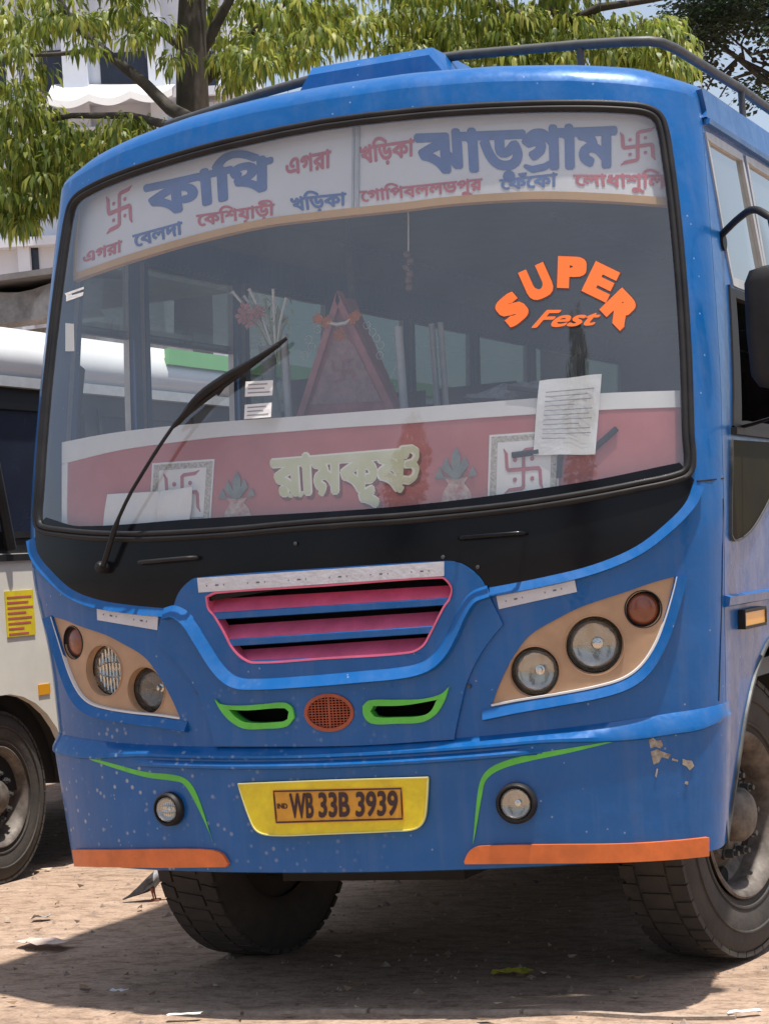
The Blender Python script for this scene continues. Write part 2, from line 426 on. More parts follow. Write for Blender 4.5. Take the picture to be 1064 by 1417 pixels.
# ------------------------------------------------------------------ lettering
_TXT = {}
def glyphs(text, bold=0.0, res=4, square=False):
    """outline contours of a line of text (the built-in font), union-filled; returns P (n,2), tris"""
    key = (text, bold, square)
    if key in _TXT: return _TXT[key]
    cu = bpy.data.curves.new('txt', 'FONT'); cu.body = text; cu.size = 1.0; cu.resolution_u = res
    ob = bpy.data.objects.new('txt', cu); COL.objects.link(ob)
    dg = bpy.context.evaluated_depsgraph_get(); c = ob.evaluated_get(dg).to_curve(dg, apply_modifiers=False)
    loops = []
    for sp in c.splines:
        b = sp.bezier_points; pts = []
        if len(b) == 0: continue
        for i in range(len(b)):
            p0, p1, p2, p3 = (np.array(q[:2]) for q in (b[i].co, b[i].handle_right, b[(i+1) % len(b)].handle_left, b[(i+1) % len(b)].co))
            st = np.linalg.norm(p3-p0)
            flat = np.linalg.norm(np.cross(np.append(p1-p0, 0), np.append(p3-p0, 0)))+np.linalg.norm(np.cross(np.append(p2-p0, 0), np.append(p3-p0, 0)))
            k = 1 if flat < 1e-4 else res
            for q in range(k):
                t = q/k; pts.append((1-t)**3*p0+3*(1-t)**2*t*p1+3*(1-t)*t*t*p2+t**3*p3)
        pts = np.array(pts)
        if len(pts) > 2: loops.append(pts)
    ob.evaluated_get(dg).to_curve_clear(); bpy.data.objects.remove(ob); bpy.data.curves.remove(cu)
    _TXT[key] = fill_union(loops, bold*(1.3 if square else 1), 4 if square else None, math.pi/4 if square else 0); return _TXT[key]
def winding(C, loops):
    wn = np.zeros(len(C), int); x, y = C[:, 0], C[:, 1]
    for l in loops:
        a = l; b = np.roll(l, -1, 0)
        mn, mx = l.min(0), l.max(0); sel = (y >= mn[1]) & (y <= mx[1]) & (x <= mx[0])
        if not sel.any(): continue
        xs, ys = x[sel], y[sel]; ww = np.zeros(len(xs), int)
        for (x0, y0), (x1, y1) in zip(a, b):
            side = (x1-x0)*(ys-y0)-(xs-x0)*(y1-y0)
            ww += ((y0 <= ys) & (y1 > ys) & (side > 0)).astype(int); ww -= ((y0 > ys) & (y1 <= ys) & (side < 0)).astype(int)
        wn[sel] += ww
    return wn
def fill_union(loops, bold=0.0, ndir=None, rot=0.0):
    ndir = ndir or (10 if bold > .04 else 6)
    LL = list(loops)
    if bold and rot:
        LL = [l+bold*.7*np.array([a, b]) for a in (-1, -.5, 0, .5, 1) for b in (-1, -.5, 0, .5, 1) for l in loops]
    elif bold:
        LL = [l+bold*np.array([math.cos(2*math.pi*k/ndir), math.sin(2*math.pi*k/ndir)]) for k in range(ndir) for l in loops]
    # outer contours may run either way: make the big picture positive
    area = sum(.5*np.sum(l[:, 0]*np.roll(l[:, 1], -1)-l[:, 1]*np.roll(l[:, 0], -1)) for l in LL)
    sg = 1 if area > 0 else -1
    V = []; Ed = []
    for l in LL:
        o = len(V); V += [Vector((float(a), float(b))) for a, b in l]; Ed += [(o+i, o+(i+1) % len(l)) for i in range(len(l))]
    r = delaunay_2d_cdt(V, Ed, [], 0, 1e-5)
    P = np.array([tuple(v) for v in r[0]]); T = np.array([t for t in r[2] if len(t) == 3]); C = P[T].mean(1)
    return P, T[(winding(C, LL)*sg) > 0]
def stroke_loops(pts, wd, n=10):
    """a thick polyline as overlapping ccw loops"""
    out = []; pts = [np.array(p, float) for p in pts]; wd = wd if hasattr(wd, '__len__') else [wd]*len(pts)
    for (a, ra), (b, rb) in zip(zip(pts, wd), zip(pts[1:], wd[1:])):
        d = b-a; L_ = np.linalg.norm(d)
        if L_ < 1e-6: continue
        d /= L_; n_ = np.array([-d[1], d[0]])
        out.append(np.array([a-n_*ra/2, b-n_*rb/2, b+n_*rb/2, a+n_*ra/2]))
    for a, ra in zip(pts, wd):
        out.append(np.array([a+ra/2*np.array([math.cos(2*math.pi*k/n), math.sin(2*math.pi*k/n)]) for k in range(n)]))
    return out
def put2d(name, PT, mapper, off, thick, m, parent):
    """planar triangles -> pixel by mapper -> onto the surface, as a thin raised film"""
    P, T = PT
    used = np.unique(T); mp = -np.ones(len(P), int); mp[used] = np.arange(len(used)); P = P[used]; T = mp[T]
    q = fs(mapper(P), off)
    v, f = extrude_tris(q, T, lambda a: S(a[:, 0], a[:, 1], off), lambda a: S(a[:, 0], a[:, 1], off-thick), False)
    return link(name, v, f, m, parent)
def quad_map(P, hl0, hl1, bl0, bl1, H=.62, x0=None, x1=None):
    """x from x0..x1 and y 0 (base) .. H (head line) onto four pixel points"""
    hl0, hl1, bl0, bl1 = (np.array(p, float) for p in (hl0, hl1, bl0, bl1))
    x0 = P[:, 0].min() if x0 is None else x0; x1 = P[:, 0].max() if x1 is None else x1
    def f(A):
        t = ((A[:, 0]-x0)/(x1-x0))[:, None]; h = (A[:, 1]/H)[:, None]
        return (bl0+(bl1-bl0)*t)*(1-h)+(hl0+(hl1-hl0)*t)*h
    return f
def word(text, hl0, hl1, bl0, bl1, off, m, parent, bold=.018, extra=None, H=.62, name='lettering', shift=(0, 0), thick=.0015):
    P, T = glyphs(text, bold)
    if extra is not None:
        P2, T2 = fill_union(extra); T = np.concatenate([T, T2+len(P)]); P = np.concatenate([P, P2])
    mp = quad_map(P, hl0, hl1, bl0, bl1, H)
    sh = np.array(shift, float)
    return put2d(name, (P, T), lambda A: mp(A)+sh, off, thick, m, parent)
def swastik_loops(w=.16, dots=True):
    o = []
    for k in range(4):
        a = k*math.pi/2; c, s = math.cos(a), math.sin(a); r = lambda x, y: (c*x-s*y, s*x+c*y)
        o += stroke_loops([r(0, 0), r(.8, 0), r(.88, -.12), r(.92, -.75), r(1.05, -1.0)], [w, w, w, w*.95, w*.2])
        if dots:
            x, y = r(.46, .46); o.append(np.array([(x+.11*math.cos(t), y+.11*math.sin(t)) for t in np.linspace(0, 2*math.pi, 9)[:-1]]))
    return o

# ================================================================== setting: ground
def ground_material():
    m = bpy.data.materials.new('packed_earth'); m.use_nodes = True
    n = m.node_tree.nodes; L = m.node_tree.links; b = n['Principled BSDF']; b.inputs['Roughness'].default_value = .92
    tc = n.new('ShaderNodeTexCoord')
    def noise(sc, det, ro=.6, vec=None):
        t = n.new('ShaderNodeTexNoise'); t.inputs['Scale'].default_value = sc; t.inputs['Detail'].default_value = det; t.inputs['Roughness'].default_value = ro
        L.new(vec or tc.outputs['Object'], t.inputs['Vector']); return t.outputs['Fac']
    def ramp(f, cols):
        r = n.new('ShaderNodeValToRGB'); e = r.color_ramp.elements
        e[0].position, e[0].color = cols[0][0], (*cols[0][1], 1); e[1].position, e[1].color = cols[-1][0], (*cols[-1][1], 1)
        for p, c in cols[1:-1]: x = e.new(p); x.color = (*c, 1)
        L.new(f, r.inputs[0]); return r.outputs[0]
    base = ramp(noise(1.3, 8, .65), [(.3, (.29, .205, .150)), (.5, (.35, .248, .180)), (.7, (.42, .315, .245))])
    grit = ramp(noise(55, 6, .7), [(.36, (.45, .42, .40)), (.5, (1, 1, 1)), (.66, (1.25, 1.2, 1.15))])
    mx = n.new('ShaderNodeMix'); mx.data_type = 'RGBA'; mx.blend_type = 'MULTIPLY'; mx.inputs[0].default_value = .55
    L.new(base, mx.inputs[6]); L.new(grit, mx.inputs[7])
    mp = n.new('ShaderNodeMapping'); mp.inputs['Scale'].default_value = (1, 2.2, 1); mp.inputs['Rotation'].default_value = (0, 0, .35); L.new(tc.outputs['Object'], mp.inputs[0])
    st = ramp(noise(7, 8, .72, mp.outputs[0]), [(.40, (.55, .50, .47)), (.52, (1, 1, 1)), (.6, (1.08, 1.06, 1.05))])
    m2 = n.new('ShaderNodeMix'); m2.data_type = 'RGBA'; m2.blend_type = 'MULTIPLY'; m2.inputs[0].default_value = .8
    L.new(mx.outputs[2], m2.inputs[6]); L.new(st, m2.inputs[7]); L.new(m2.outputs[2], b.inputs['Base Color'])
    bp = n.new('ShaderNodeBump'); bp.inputs['Strength'].default_value = .4; bp.inputs['Distance'].default_value = .02
    ad = n.new('ShaderNodeMath'); ad.operation = 'ADD'; L.new(noise(22, 9, .75), ad.inputs[0]); L.new(noise(4, 5), ad.inputs[1])
    L.new(ad.outputs[0], bp.inputs['Height']); L.new(bp.outputs[0], b.inputs['Normal'])
    return m
GM = ground_material()
def gh(x, y):
    return .007*math.sin(3.1*x+1.3*y)*math.sin(2.3*y-.7*x+1) + .005*math.sin(8.3*x+2.1)*math.sin(7.1*y+.5)
gv, gf = [], []
def lattice(a, b, step): return list(np.arange(a, b+1e-6, step))
gxs = [-400, -120, -40, -20, -12] + lattice(-7, 5, .06) + [8, 15, 40, 120, 400]
gys = [-400, -120, -40, -15, -9, -4] + lattice(-1.2, 7, .06) + [9, 14, 25, 60, 150, 500]
for yy in gys:
    for xx in gxs:
        inn = -7 <= xx <= 5 and -1.2 <= yy <= 7
        gv.append((xx, yy, gh(xx, yy)*(1 if inn else 0)-.006))
nx = len(gxs)
for j in range(len(gys)-1):
    for i in range(nx-1): gf.append((j*nx+i, j*nx+i+1, (j+1)*nx+i+1, (j+1)*nx+i))
tag(link('ground', gv, gf, GM, smooth=60), kind='structure')

# ================================================================== the blue bus
bus = thing('bus', 'blue bus with pink grille slats, route board behind its windscreen and yellow number plate', 'bus')

# --- outlines traced in the photograph
GLASS_PX = [(113, 266), (160, 250), (210, 232), (300, 207), (400, 184), (500, 168), (600, 158), (700, 152), (800, 150), (875, 153), (900, 159), (911, 172),
            (920, 220), (930, 300), (939, 400), (945, 500), (948, 600), (950, 645), (940, 656), (880, 670), (800, 685), (700, 700), (560, 714), (382, 726), (270, 733), (200, 739), (138, 743), (100, 741), (75, 735), (62, 722),
            (60, 690), (61, 640), (65, 560), (75, 470), (86, 390), (100, 318)]
def mirrored(px_right):
    """half outline on the right of the bus, top middle to bottom middle -> whole symmetric loop"""
    q = fs(px_right, 0.0); q[0, 0] = 0; q[-1, 0] = 0
    return np.concatenate([q, (q*[-.985, 1])[::-1][1:-1]])
def flip(q): return (np.array(q)*[-1, 1])[::-1]
glass_sz = mirrored(smooth_loop([(482, 170), (600, 158), (700, 152), (800, 150), (875, 153), (900, 159), (911, 172), (920, 220), (930, 300), (939, 400), (945, 500), (948, 600), (950, 645), (940, 656), (880, 670), (800, 685), (700, 700), (560, 714), (470, 720)], closed=False, corner=65))
def offset_loop(L_, d):
    t = np.roll(L_, -1, 0)-np.roll(L_, 1, 0); t /= np.linalg.norm(t, axis=1, keepdims=True)
    n2 = np.stack([-t[:, 1], t[:, 0]], -1)
    A = np.sum(L_[:, 0]*np.roll(L_[:, 1], -1)-L_[:, 1]*np.roll(L_[:, 0], -1))
    return L_ - n2*d*(1 if A > 0 else -1)
# roof edge height along the front
rt = fs([(370, 152), (525, 126), (650, 115), (775, 111), (887, 118), (922, 124)], 0.0)
RT_S = np.abs(rt[:, 0]); o_ = np.argsort(RT_S); RT_S = RT_S[o_]; RT_Z = rt[o_, 1]
RT_Z = np.polyval(np.polyfit(RT_S, RT_Z, 2), np.array([0, .3, .6, .9, 1.1, 1.3, 1.45])); RT_S = np.array([0, .3, .6, .9, 1.1, 1.3, 1.45])
def ztop(s): return np.interp(np.abs(s), RT_S, RT_Z)
Z_CORNER = float(ztop(1.38))

HOOD_PX = [(300, 1033), (288, 990), (275, 957), (248, 918), (219, 889), (225, 858), (240, 843), (249, 821), (260, 807), (275, 798), (480, 783), (614, 775), (635, 777), (656, 789), (669, 803), (676, 818), (698, 864), (672, 897), (650, 939), (638, 985), (630, 1024), (480, 1033)]
GRILLE_PX = [(286, 826), (289, 842), (297, 852), (310, 874), (321, 895), (335, 910), (352, 917), (450, 911), (566, 903), (585, 894), (596, 876), (606, 856), (615, 839), (622, 829), (625, 815), (620, 805), (611, 799), (450, 810), (300, 820)]
VENT_L = [(299, 967), (307, 974), (336, 976), (366, 974), (396, 972), (406, 979), (409, 993), (398, 1005), (370, 1008), (340, 1008), (320, 997), (307, 982)]
VENT_LI = [(316, 980), (345, 981), (395, 978), (403, 984), (401, 996), (392, 1000), (343, 1001), (326, 992)]
VENT_R = [(622, 950), (611, 960), (585, 967), (548, 968), (512, 969), (503, 977), (505, 991), (516, 1001), (550, 1001), (585, 999), (604, 988), (616, 969)]
VENT_RI = [(517, 975), (560, 974), (608, 966), (598, 985), (584, 992), (550, 994), (520, 993), (512, 984)]
def ell(cx, cy, rx, ry, n=28): return [(cx+rx*math.cos(t), cy+ry*math.sin(t)) for t in np.linspace(0, 2*math.pi, n+1)[:-1]]
HORN_PX = ell(456, 986, 32, 24)
LAMP_R = [(680, 976), (691, 946), (711, 907), (733, 879), (773, 855), (801, 841), (829, 831), (869, 818), (900, 807), (936, 797), (931, 819), (919, 859), (905, 893), (886, 921), (863, 938), (829, 949), (773, 960), (716, 969)]
LAMP_L = [(61, 852), (77, 858), (106, 866), (138, 877), (162, 888), (187, 904), (211, 924), (231, 950), (245, 972), (255, 990), (211, 986), (162, 979), (133, 972), (111, 962), (94, 940), (79, 910), (67, 876)]
hood_sz = fs(smooth_loop(HOOD_PX, corner=38), 0)
lampR_sz = fs(smooth_loop(LAMP_R), 0); lampL_sz = flip(lampR_sz)

# --- front shell (blue), with the real openings
top_s = np.linspace(-1.42, 1.42, 80)
outer = [(x, .70) for x in np.linspace(-1.42, 1.42, 60)] + [(1.42, z) for z in np.linspace(.75, 2.95, 40)] + [(x, float(ztop(x))) for x in top_s[::-1]] + [(-1.42, z) for z in np.linspace(2.95, .75, 40)]
patch('front_body', [np.array(outer), offset_loop(glass_sz, .016), offset_loop(hood_sz, -.03), offset_loop(lampR_sz, .0), offset_loop(lampL_sz, .0)], 0.0, .035, BLUE, bus, grid=.045)
# near-black sheet behind the openings; the hollow's shade is put into its colour
bz = MB(); ns = 40; sg = np.linspace(-1.30, 1.30, ns); zz = np.linspace(.62, 1.60, 8)
V_ = np.array([[S(a, b, -.13) for a in sg] for b in zz]).reshape(-1, 3)
bz.add(V_, [(j*ns+i, j*ns+i+1, (j+1)*ns+i+1, (j+1)*ns+i) for j in range(7) for i in range(ns-1)]); bz.build('void_backing', MT['dark'], bus)

# --- black panel under the windscreen
BLACK_PX = [(49, 730), (51, 760), (62, 787), (85, 808), (115, 823), (150, 833), (195, 841), (250, 842), (300, 830), (480, 805), (640, 800), (680, 812), (750, 800), (820, 783), (880, 757), (925, 722), (948, 695), (960, 664), (940, 640), (800, 668), (560, 700), (270, 718), (110, 728), (64, 716)]
pxpatch('black_panel', BLACK_PX, .004, .006, MT['black'], bus, grid=.045)
# pale ridge round its lower edge
RIDGE = [(-.019, 0.001), (-.012, .016), (.004, .020), (.014, .012), (.019, .001)]
pr_ = fs(smooth_loop([(678, 818), (750, 804), (822, 786), (882, 760), (928, 724), (953, 696), (963, 672)], closed=False), 0)
for q in (pr_, flip(pr_)): sweep('panel_ridge', q, [(-.022, .001), (-.017, .022), (.016, .001)], BLUE, bus)
# --- windscreen rubber and glass
gprof = [(-.012, -.01), (-.011, .010), (-.004, .017), (.004, .015), (.007, .010), (.011, .016), (.019, .018), (.027, .010), (.028, -.005)]
gl_dir = 1 if np.sum(glass_sz[:, 0]*np.roll(glass_sz[:, 1], -1)-glass_sz[:, 1]*np.roll(glass_sz[:, 0], -1)) > 0 else -1
sweep('windscreen_rubber', glass_sz, [(-a*gl_dir, b) for a, b in gprof], MT['rubber'], bus, closed=True, smooth=60)
patch('windscreen', [offset_loop(glass_sz, .012)], 0.003, .005, GLASS, bus, grid=.06)

# --- bonnet panel with grille, vents and horn mesh
hood_off = .014
grille_sz = fs(smooth_loop(GRILLE_PX, corner=40), hood_off); horn_sz = fs(HORN_PX, hood_off)
vl, vli, vr, vri = (fs(smooth_loop(p), hood_off) for p in (VENT_L, VENT_LI, VENT_R, VENT_RI))
patch('bonnet_panel', [offset_loop(hood_sz, -.003), grille_sz, horn_sz, vli, vri], hood_off, .05, BLUE, bus, grid=.045)
for a, b in ((vl, vli), (vr, vri)): patch('vent_frame', [a, offset_loop(b, -.004)], hood_off+.010, .04, MT['green'], bus, grid=None)
sweep('bonnet_ridge', fs(smooth_loop([(229, 849), (244, 846), (262, 858), (280, 885), (302, 920), (322, 940), (345, 946), (430, 942), (500, 936), (560, 930), (592, 921), (612, 904), (628, 876), (641, 847), (655, 827), (676, 818)], closed=False), hood_off),
      [(-.024, hood_off), (-.018, hood_off+.030), (.020, hood_off)], BLUE, bus)
# horn mesh
hm = sweep('horn_mesh', horn_sz, [(-.006, hood_off-.01), (-.006, hood_off+.006), (.006, hood_off+.006), (.006, hood_off-.01)], MT['grille_red'], bus, closed=True)
hc = horn_sz.mean(0); hr = (np.ptp(horn_sz[:, 0])/2, np.ptp(horn_sz[:, 1])/2)
mb = MB()
for k in range(-6, 7):
    x = k/6.6*hr[0]; h = hr[1]*math.sqrt(max(0, 1-(x/hr[0])**2))
    mb.tube([S(hc[0]+x, hc[1]-h, hood_off), S(hc[0]+x, hc[1], hood_off), S(hc[0]+x, hc[1]+h, hood_off)], .0042 if k == 0 else .0020, 5)
for k in range(-6, 7):
    y = k/6.6*hr[1]; h = hr[0]*math.sqrt(max(0, 1-(y/hr[1])**2))
    mb.tube([S(hc[0]-h, hc[1]+y, hood_off), S(hc[0], hc[1]+y, hood_off), S(hc[0]+h, hc[1]+y, hood_off)], .0022, 5)
mb.build('mesh_wire', MT['grille_red'], hm)
# louvres: pink sloping blades with a blue lip
def louvre(upL, upR, frL, frR, lipL, lipR):
    n = 16; V = []; pf = []; bf = []
    for i in range(n):
        t = i/(n-1); q = lambda a, b: np.array(a, float)*(1-t)+np.array(b, float)*t
        a = fs(q(upL, upR), hood_off-.05)[0]; b = fs(q(frL, frR), hood_off)[0]; c = fs(q(lipL, lipR), hood_off)[0]
        V += [S(a[0], a[1], hood_off-.05), S(b[0], b[1]+.003, hood_off-.002), S(b[0], b[1], hood_off+.002), S(c[0], c[1], hood_off+.002), S(c[0], c[1]-.004, hood_off-.05)]
    F = []; fm = []
    for i in range(n-1):
        for k in range(4): F.append((i*5+k, i*5+k+1, i*5+5+k+1, i*5+5+k)); fm.append(0 if k < 1 else 1)
    return link('grille_slat', V, F, None, bus, smooth=30, mats=[MT['pink'], BLUE2], fmat=fm)
louvre((297, 829), (622, 810), (291, 849), (622, 828), (298, 857), (616, 837))
louvre((316, 865), (608, 846), (311, 886), (602, 867), (321, 894), (596, 876))
louvre((336, 899), (592, 882), (330, 916), (582, 904), (331, 917), (582, 905))
# pink rim of the opening
sweep('grille_rim', grille_sz, [(-.003, hood_off+.004), (.004, hood_off+.003), (.004, hood_off-.045), (-.003, hood_off-.045)] if True else [], MT['pink'], bus, closed=True)
# reflective tapes with printed marks
def tape(px, marks, par=bus):
    off = .006 if marks < 3 else hood_off+.004
    t = pxpatch('reflective_tape', px, off, .005, MT['tape'], par, sm=False)
    a, b, c, d = (np.array(p, float) for p in px)
    for k in range(marks):
        for j, wd in ((.2, .012), (.42, .05), (.62, .012)):
            u = (k+j)/marks; q = []
            for uu, vv in ((u, .52), (u+wd/marks*1.6, .52), (u+wd/marks*1.6, .62), (u, .62)):
                q.append((a+(b-a)*uu)*(1-vv)+(d+(c-d)*uu)*vv)
            pxpatch('tape_mark', q, off+.0015, .001, MT['mark'], t, sm=False, grid=None)
tape([(273, 800), (614, 777), (614, 797), (275, 820)], 6)
tape([(134, 837), (219, 850), (218, 872), (135, 858)], 2)
tape([(686, 823), (794, 799), (798, 819), (690, 843)], 2)

# --- headlamp clusters
def lamp(center, r, kind, parent, off, depth=.045, name='headlamp'):
    s, z = center; P = S(s, z, off-depth); n = nrm(s, z); root = None
    mb = MB(); mb.lathe([(depth-.004, r+.0015), (depth+.0015, r+.001), (depth+.002, r+.004), (depth-.004, r+.005)], 40, P, n)
    mb.lathe([(depth, r), (-.002, r*.97), (-.01, r*.90)], 40, P, n)
    root = mb.build(name, MT['rubber'] if kind == 'amber' or name == 'fog_lamp' else MT['beige'], parent, 40)
    if kind != 'amber' and name != 'fog_lamp': MB().lathe([(-.004, r*.985), (.006, r*.98), (.009, r*.955), (.004, r*.95)], 40, P, n).build('lens_ring', MT['rubber'], root, 50)
    if kind == 'amber':
        MB().lathe([(.0, r*.96), (.012, r*.95), (.022, r*.80), (.028, r*.5), (.030, .0005)], 36, P, n).build('indicator_lens', MT['lens_amber'], root, 50)
        MB().lathe([(.018, r*.97), (.024, r*.93), (.020, r*.88)], 36, P, n).build('lens_ring', MT['rubber'], root, 50)
        return
    dp = .30 if name == 'fog_lamp' else .46
    bowl = [(-r*dp*math.sqrt(max(0, 1-q**2.6)), r*.93*q) for q in (.12, .25, .4, .55, .7, .82, .92, 1)]
    MB().lathe(bowl, 48, P, n).build('reflector_bowl', MT['bowl'] if kind != 'dim' else MT['bowl_dark'], root, 50)
    MB().lathe([(-r*dp, r*.20), (-r*dp+.008, r*.19), (-r*dp+.010, r*.12), (-r*dp*.35, r*.11), (-r*dp*.25, .0005)], 20, P+np.array([.12*r, 0, .03*r]), n).build('bulb', MT['chrome'], root, 40)
    # faceted ribs of the reflector
    t1 = np.cross(n, (0, 0, 1.)); t1 /= np.linalg.norm(t1); t2 = np.cross(t1, n)
    mb = MB()
    for k in range(-4, 5):
        if kind != 'flute': break
        x = k/4.7*r*.9; h = r*.9*math.sqrt(max(0, 1-(x/(r*.9))**2))
        for a0, a1 in ((-h, -h*.35), (-h*.3, h*.3), (h*.35, h)):
            mb.tube([P+t1*x+t2*a0-n*.012, P+t1*(x+.004)+t2*(a0+a1)/2-n*.016, P+t1*x+t2*a1-n*.012], .0042, 6)
    if mb.v: mb.build('reflector_flute', MT['chrome'], root, 60)
    MB().lathe([(.0, r*.95), (.008, r*.9), (.014, r*.7), (.018, r*.4), (.019, .0004)], 40, P, n).build('lamp_lens', LENS, root, 60)
def circ(c, r, n=36): return np.array([(c[0]+r*math.cos(t), c[1]+r*math.sin(t)) for t in np.linspace(0, 2*math.pi, n+1)[:-1]])
for loop, lamps in ((lampR_sz, [((890, 843), .057, 'amber'), ((822, 893), .093, 'plain'), ((739, 930), .081, 'plain')]),
                    (lampL_sz, [((93, 887), .057, 'amber'), ((144, 926), .090, 'flute'), ((205, 951), .081, 'dim')])):
    cs = [(fs(c, -.004)[0]*([1, 1] if c[0] > 500 else [1, 1]), r, k) for c, r, k in lamps]
    if loop is lampL_sz: cs = [(np.array([-p[0], p[1]]), r, k) for p, (q, r, k) in zip(CR_, cs)]
    CR_ = [c for c, r, k in cs]
    pan = patch('headlamp_panel', [offset_loop(loop, .006)]+[circ(c, r) for c, r, k in cs], -.006, .05, MT['beige'], bus, grid=.05)
    for c, r, k in cs: lamp(c, r, k, bus, -.006, .030 if k == 'amber' else .035, 'indicator_lamp' if k == 'amber' else 'headlamp')
lr_ = fs(smooth_loop([(668, 988), (716, 978), (773, 968), (830, 957), (866, 945), (890, 927), (909, 897), (923, 861), (935, 819), (940, 797)], closed=False), 0)
lt_ = fs(smooth_loop([(680, 976), (716, 969), (773, 960), (829, 949), (863, 938), (886, 921), (905, 893), (919, 859), (931, 819), (936, 798)], closed=False), 0)
for f_ in (lambda q: q, flip):
    sweep('lamp_panel_ridge', f_(lr_), [(-.024, .001), (-.018, .024), (.014, .003), (.015, -.006)], BLUE, bus)
    sweep('lamp_panel_trim', f_(lt_), [(-.004, .002), (-.003, .006), (.003, .006), (.004, -.006)], MT['white'], bus)
# --- bumper: a separate moulding, stepped along its upper edge
cr = fs([(100, 1020), (138, 1024), (200, 1029), (300, 1035), (440, 1031), (629, 1023), (720, 1014), (771, 1011), (871, 997), (935, 986)], .005)
zc_fit = np.polyfit(cr[:, 0], cr[:, 1], 4)
def zc(s):
    a = np.minimum(np.abs(s), 1.26); return .5*(np.polyval(zc_fit, a)+np.polyval(zc_fit, -np.minimum(a, 1.18))) + .06*np.clip(np.abs(s)-1.26, 0, .2) 
BS = np.concatenate([np.linspace(-ss(.43), -1.0, 44), np.linspace(-.98, .98, 50), np.linspace(1.0, ss(.43), 44)])
rows = []
for s_ in BS:
    z0 = float(zc(s_)); w2 = 1-float(smst(abs(s_+.02), .68, .78)); a_ = abs(s_)
    wide = 1+.8*float(smst(a_, .70, 1.10))*(1-float(smst(a_, 1.22, 1.42))); e = 1-float(smst(a_, 1.24, 1.46)); ee = .25+.75*e
    zb = .492 - .012*(1-min(1, (s_/1.2)**2)) + .02*float(smst(a_, 1.35, 1.5))
    z1 = z0-.034*wide
    p = [(z0+.004, -.01), (z0, .002), (z0-.026*wide, .002+.034*e), (z1, .004+.034*e), (z1-.006, .004+.024*ee), (z1-.012, .004+.024*ee), (z1-.026, .004+(.024+.016*w2)*ee), (z1-.034, .004+(.024+.016*w2)*ee), (z1-.040, .004+.024*ee)]
    zl = p[-1][0]
    p += [(zl+(zb-zl)*t, .004+(.024-.006*t)*ee) for t in np.linspace(.15, 1, 7)] + [(zb-.006, .0), (zb-.004, -.12)]
    rows.append([S(s_, a, b) for a, b in p])
K = len(rows[0]); V_ = np.array(rows).reshape(-1, 3)
F_ = [(i*K+k, i*K+k+1, i*K+K+k+1, i*K+K+k) for i in range(len(BS)-1) for k in range(K-1)]
fm = [1 if k in (1, 2, 5, 6) else 0 for i in range(len(BS)-1) for k in range(K-1)]
bumper = link('bumper', V_, F_, None, bus, smooth=32, mats=[BLUE, BLUE2], fmat=fm)
BO = .026
pxpatch('orange_strip', [(100, 1176), (160, 1176), (230, 1175), (288, 1176), (306, 1182), (315, 1196), (312, 1200), (220, 1201), (140, 1200), (103, 1199)], BO+.014, .03, MT['orange'], bumper)
pxpatch('orange_strip', [(642, 1192), (650, 1177), (664, 1171), (760, 1169), (860, 1168), (930, 1164), (981, 1159), (981, 1185), (930, 1190), (850, 1194), (750, 1195), (643, 1196)], BO+.014, .03, MT['orange'], bumper)
pxpatch('green_stripe', [(102, 1043), (150, 1055), (200, 1068), (245, 1073), (262, 1082), (275, 1105), (294, 1165), (289, 1150), (268, 1106), (254, 1085), (242, 1081), (200, 1075), (150, 1060)], BO+.003, .003, MT['green'], bumper, grid=None)
pxpatch('green_stripe', [(863, 1023), (790, 1035), (720, 1047), (684, 1059), (668, 1073), (661, 1095), (654, 1168), (658, 1150), (667, 1098), (672, 1080), (688, 1067), (720, 1056), (790, 1041)], BO+.003, .003, MT['green'], bumper, grid=None)
pp = pxpatch('plate_backing', [(330, 1085), (460, 1080), (592, 1076), (590, 1110), (586, 1136), (574, 1147), (545, 1150), (450, 1154), (378, 1156), (356, 1150), (345, 1130)], BO+.016, .03, MT['yellow'], bus)
sweep('plate_edge', fs(smooth_loop([(330, 1085), (460, 1080), (592, 1076), (590, 1110), (586, 1136), (574, 1147), (545, 1150), (450, 1154), (378, 1156), (356, 1150), (345, 1130)]), BO+.016), [(-.003, BO+.012), (-.002, BO+.020), (.002, BO+.020), (.003, BO+.012)], mat('pale_yellow_edge', (.70, .66, .25), .5), pp, closed=True)
plate = pxpatch('number_plate', [(377, 1093), (556, 1089), (559, 1135), (381, 1140)], BO+.021, .006, MT['plate'], bus, sm=False)
sweep('plate_border', fs(smooth_loop([(379, 1095), (555, 1091), (557, 1133), (383, 1138)], n=6), BO+.021), [(-.003, BO+.020), (-.002, BO+.024), (.002, BO+.024), (.003, BO+.020)], MT['plate_ink'], plate, closed=True)
word('WB', (400, 1099), (433, 1098), (402, 1131), (434, 1131), BO+.024, MT['plate_ink'], plate, bold=.03, H=.69)
word('33B', (440, 1098), (483, 1097), (441, 1130), (484, 1129), BO+.024, MT['plate_ink'], plate, bold=.03, H=.69)
word('3939', (492, 1097), (550, 1095), (492, 1129), (550, 1127), BO+.024, MT['plate_ink'], plate, bold=.03, H=.69)
word('IND', (383, 1112), (397, 1112), (384, 1119), (398, 1119), BO+.024, MT['plate_ink'], plate, bold=.02, H=.69)
for c, r in (((237, 1119), .047), ((715, 1111), .055)):
    ce = fs(c, BO)[0]; P = S(ce[0], ce[1], BO); n = nrm(*ce)
    MB().lathe([(-.004, r+.012), (.024, r+.010), (.031, r+.004), (.031, r*.99), (.020, r*.97)], 40, P, n).build('fog_lamp_ring', MT['rubber'], bumper, 40)
    lamp(ce, r*.96, 'flute' if c[0] < 400 else 'plain', bus, BO+.030, .005, 'fog_lamp')
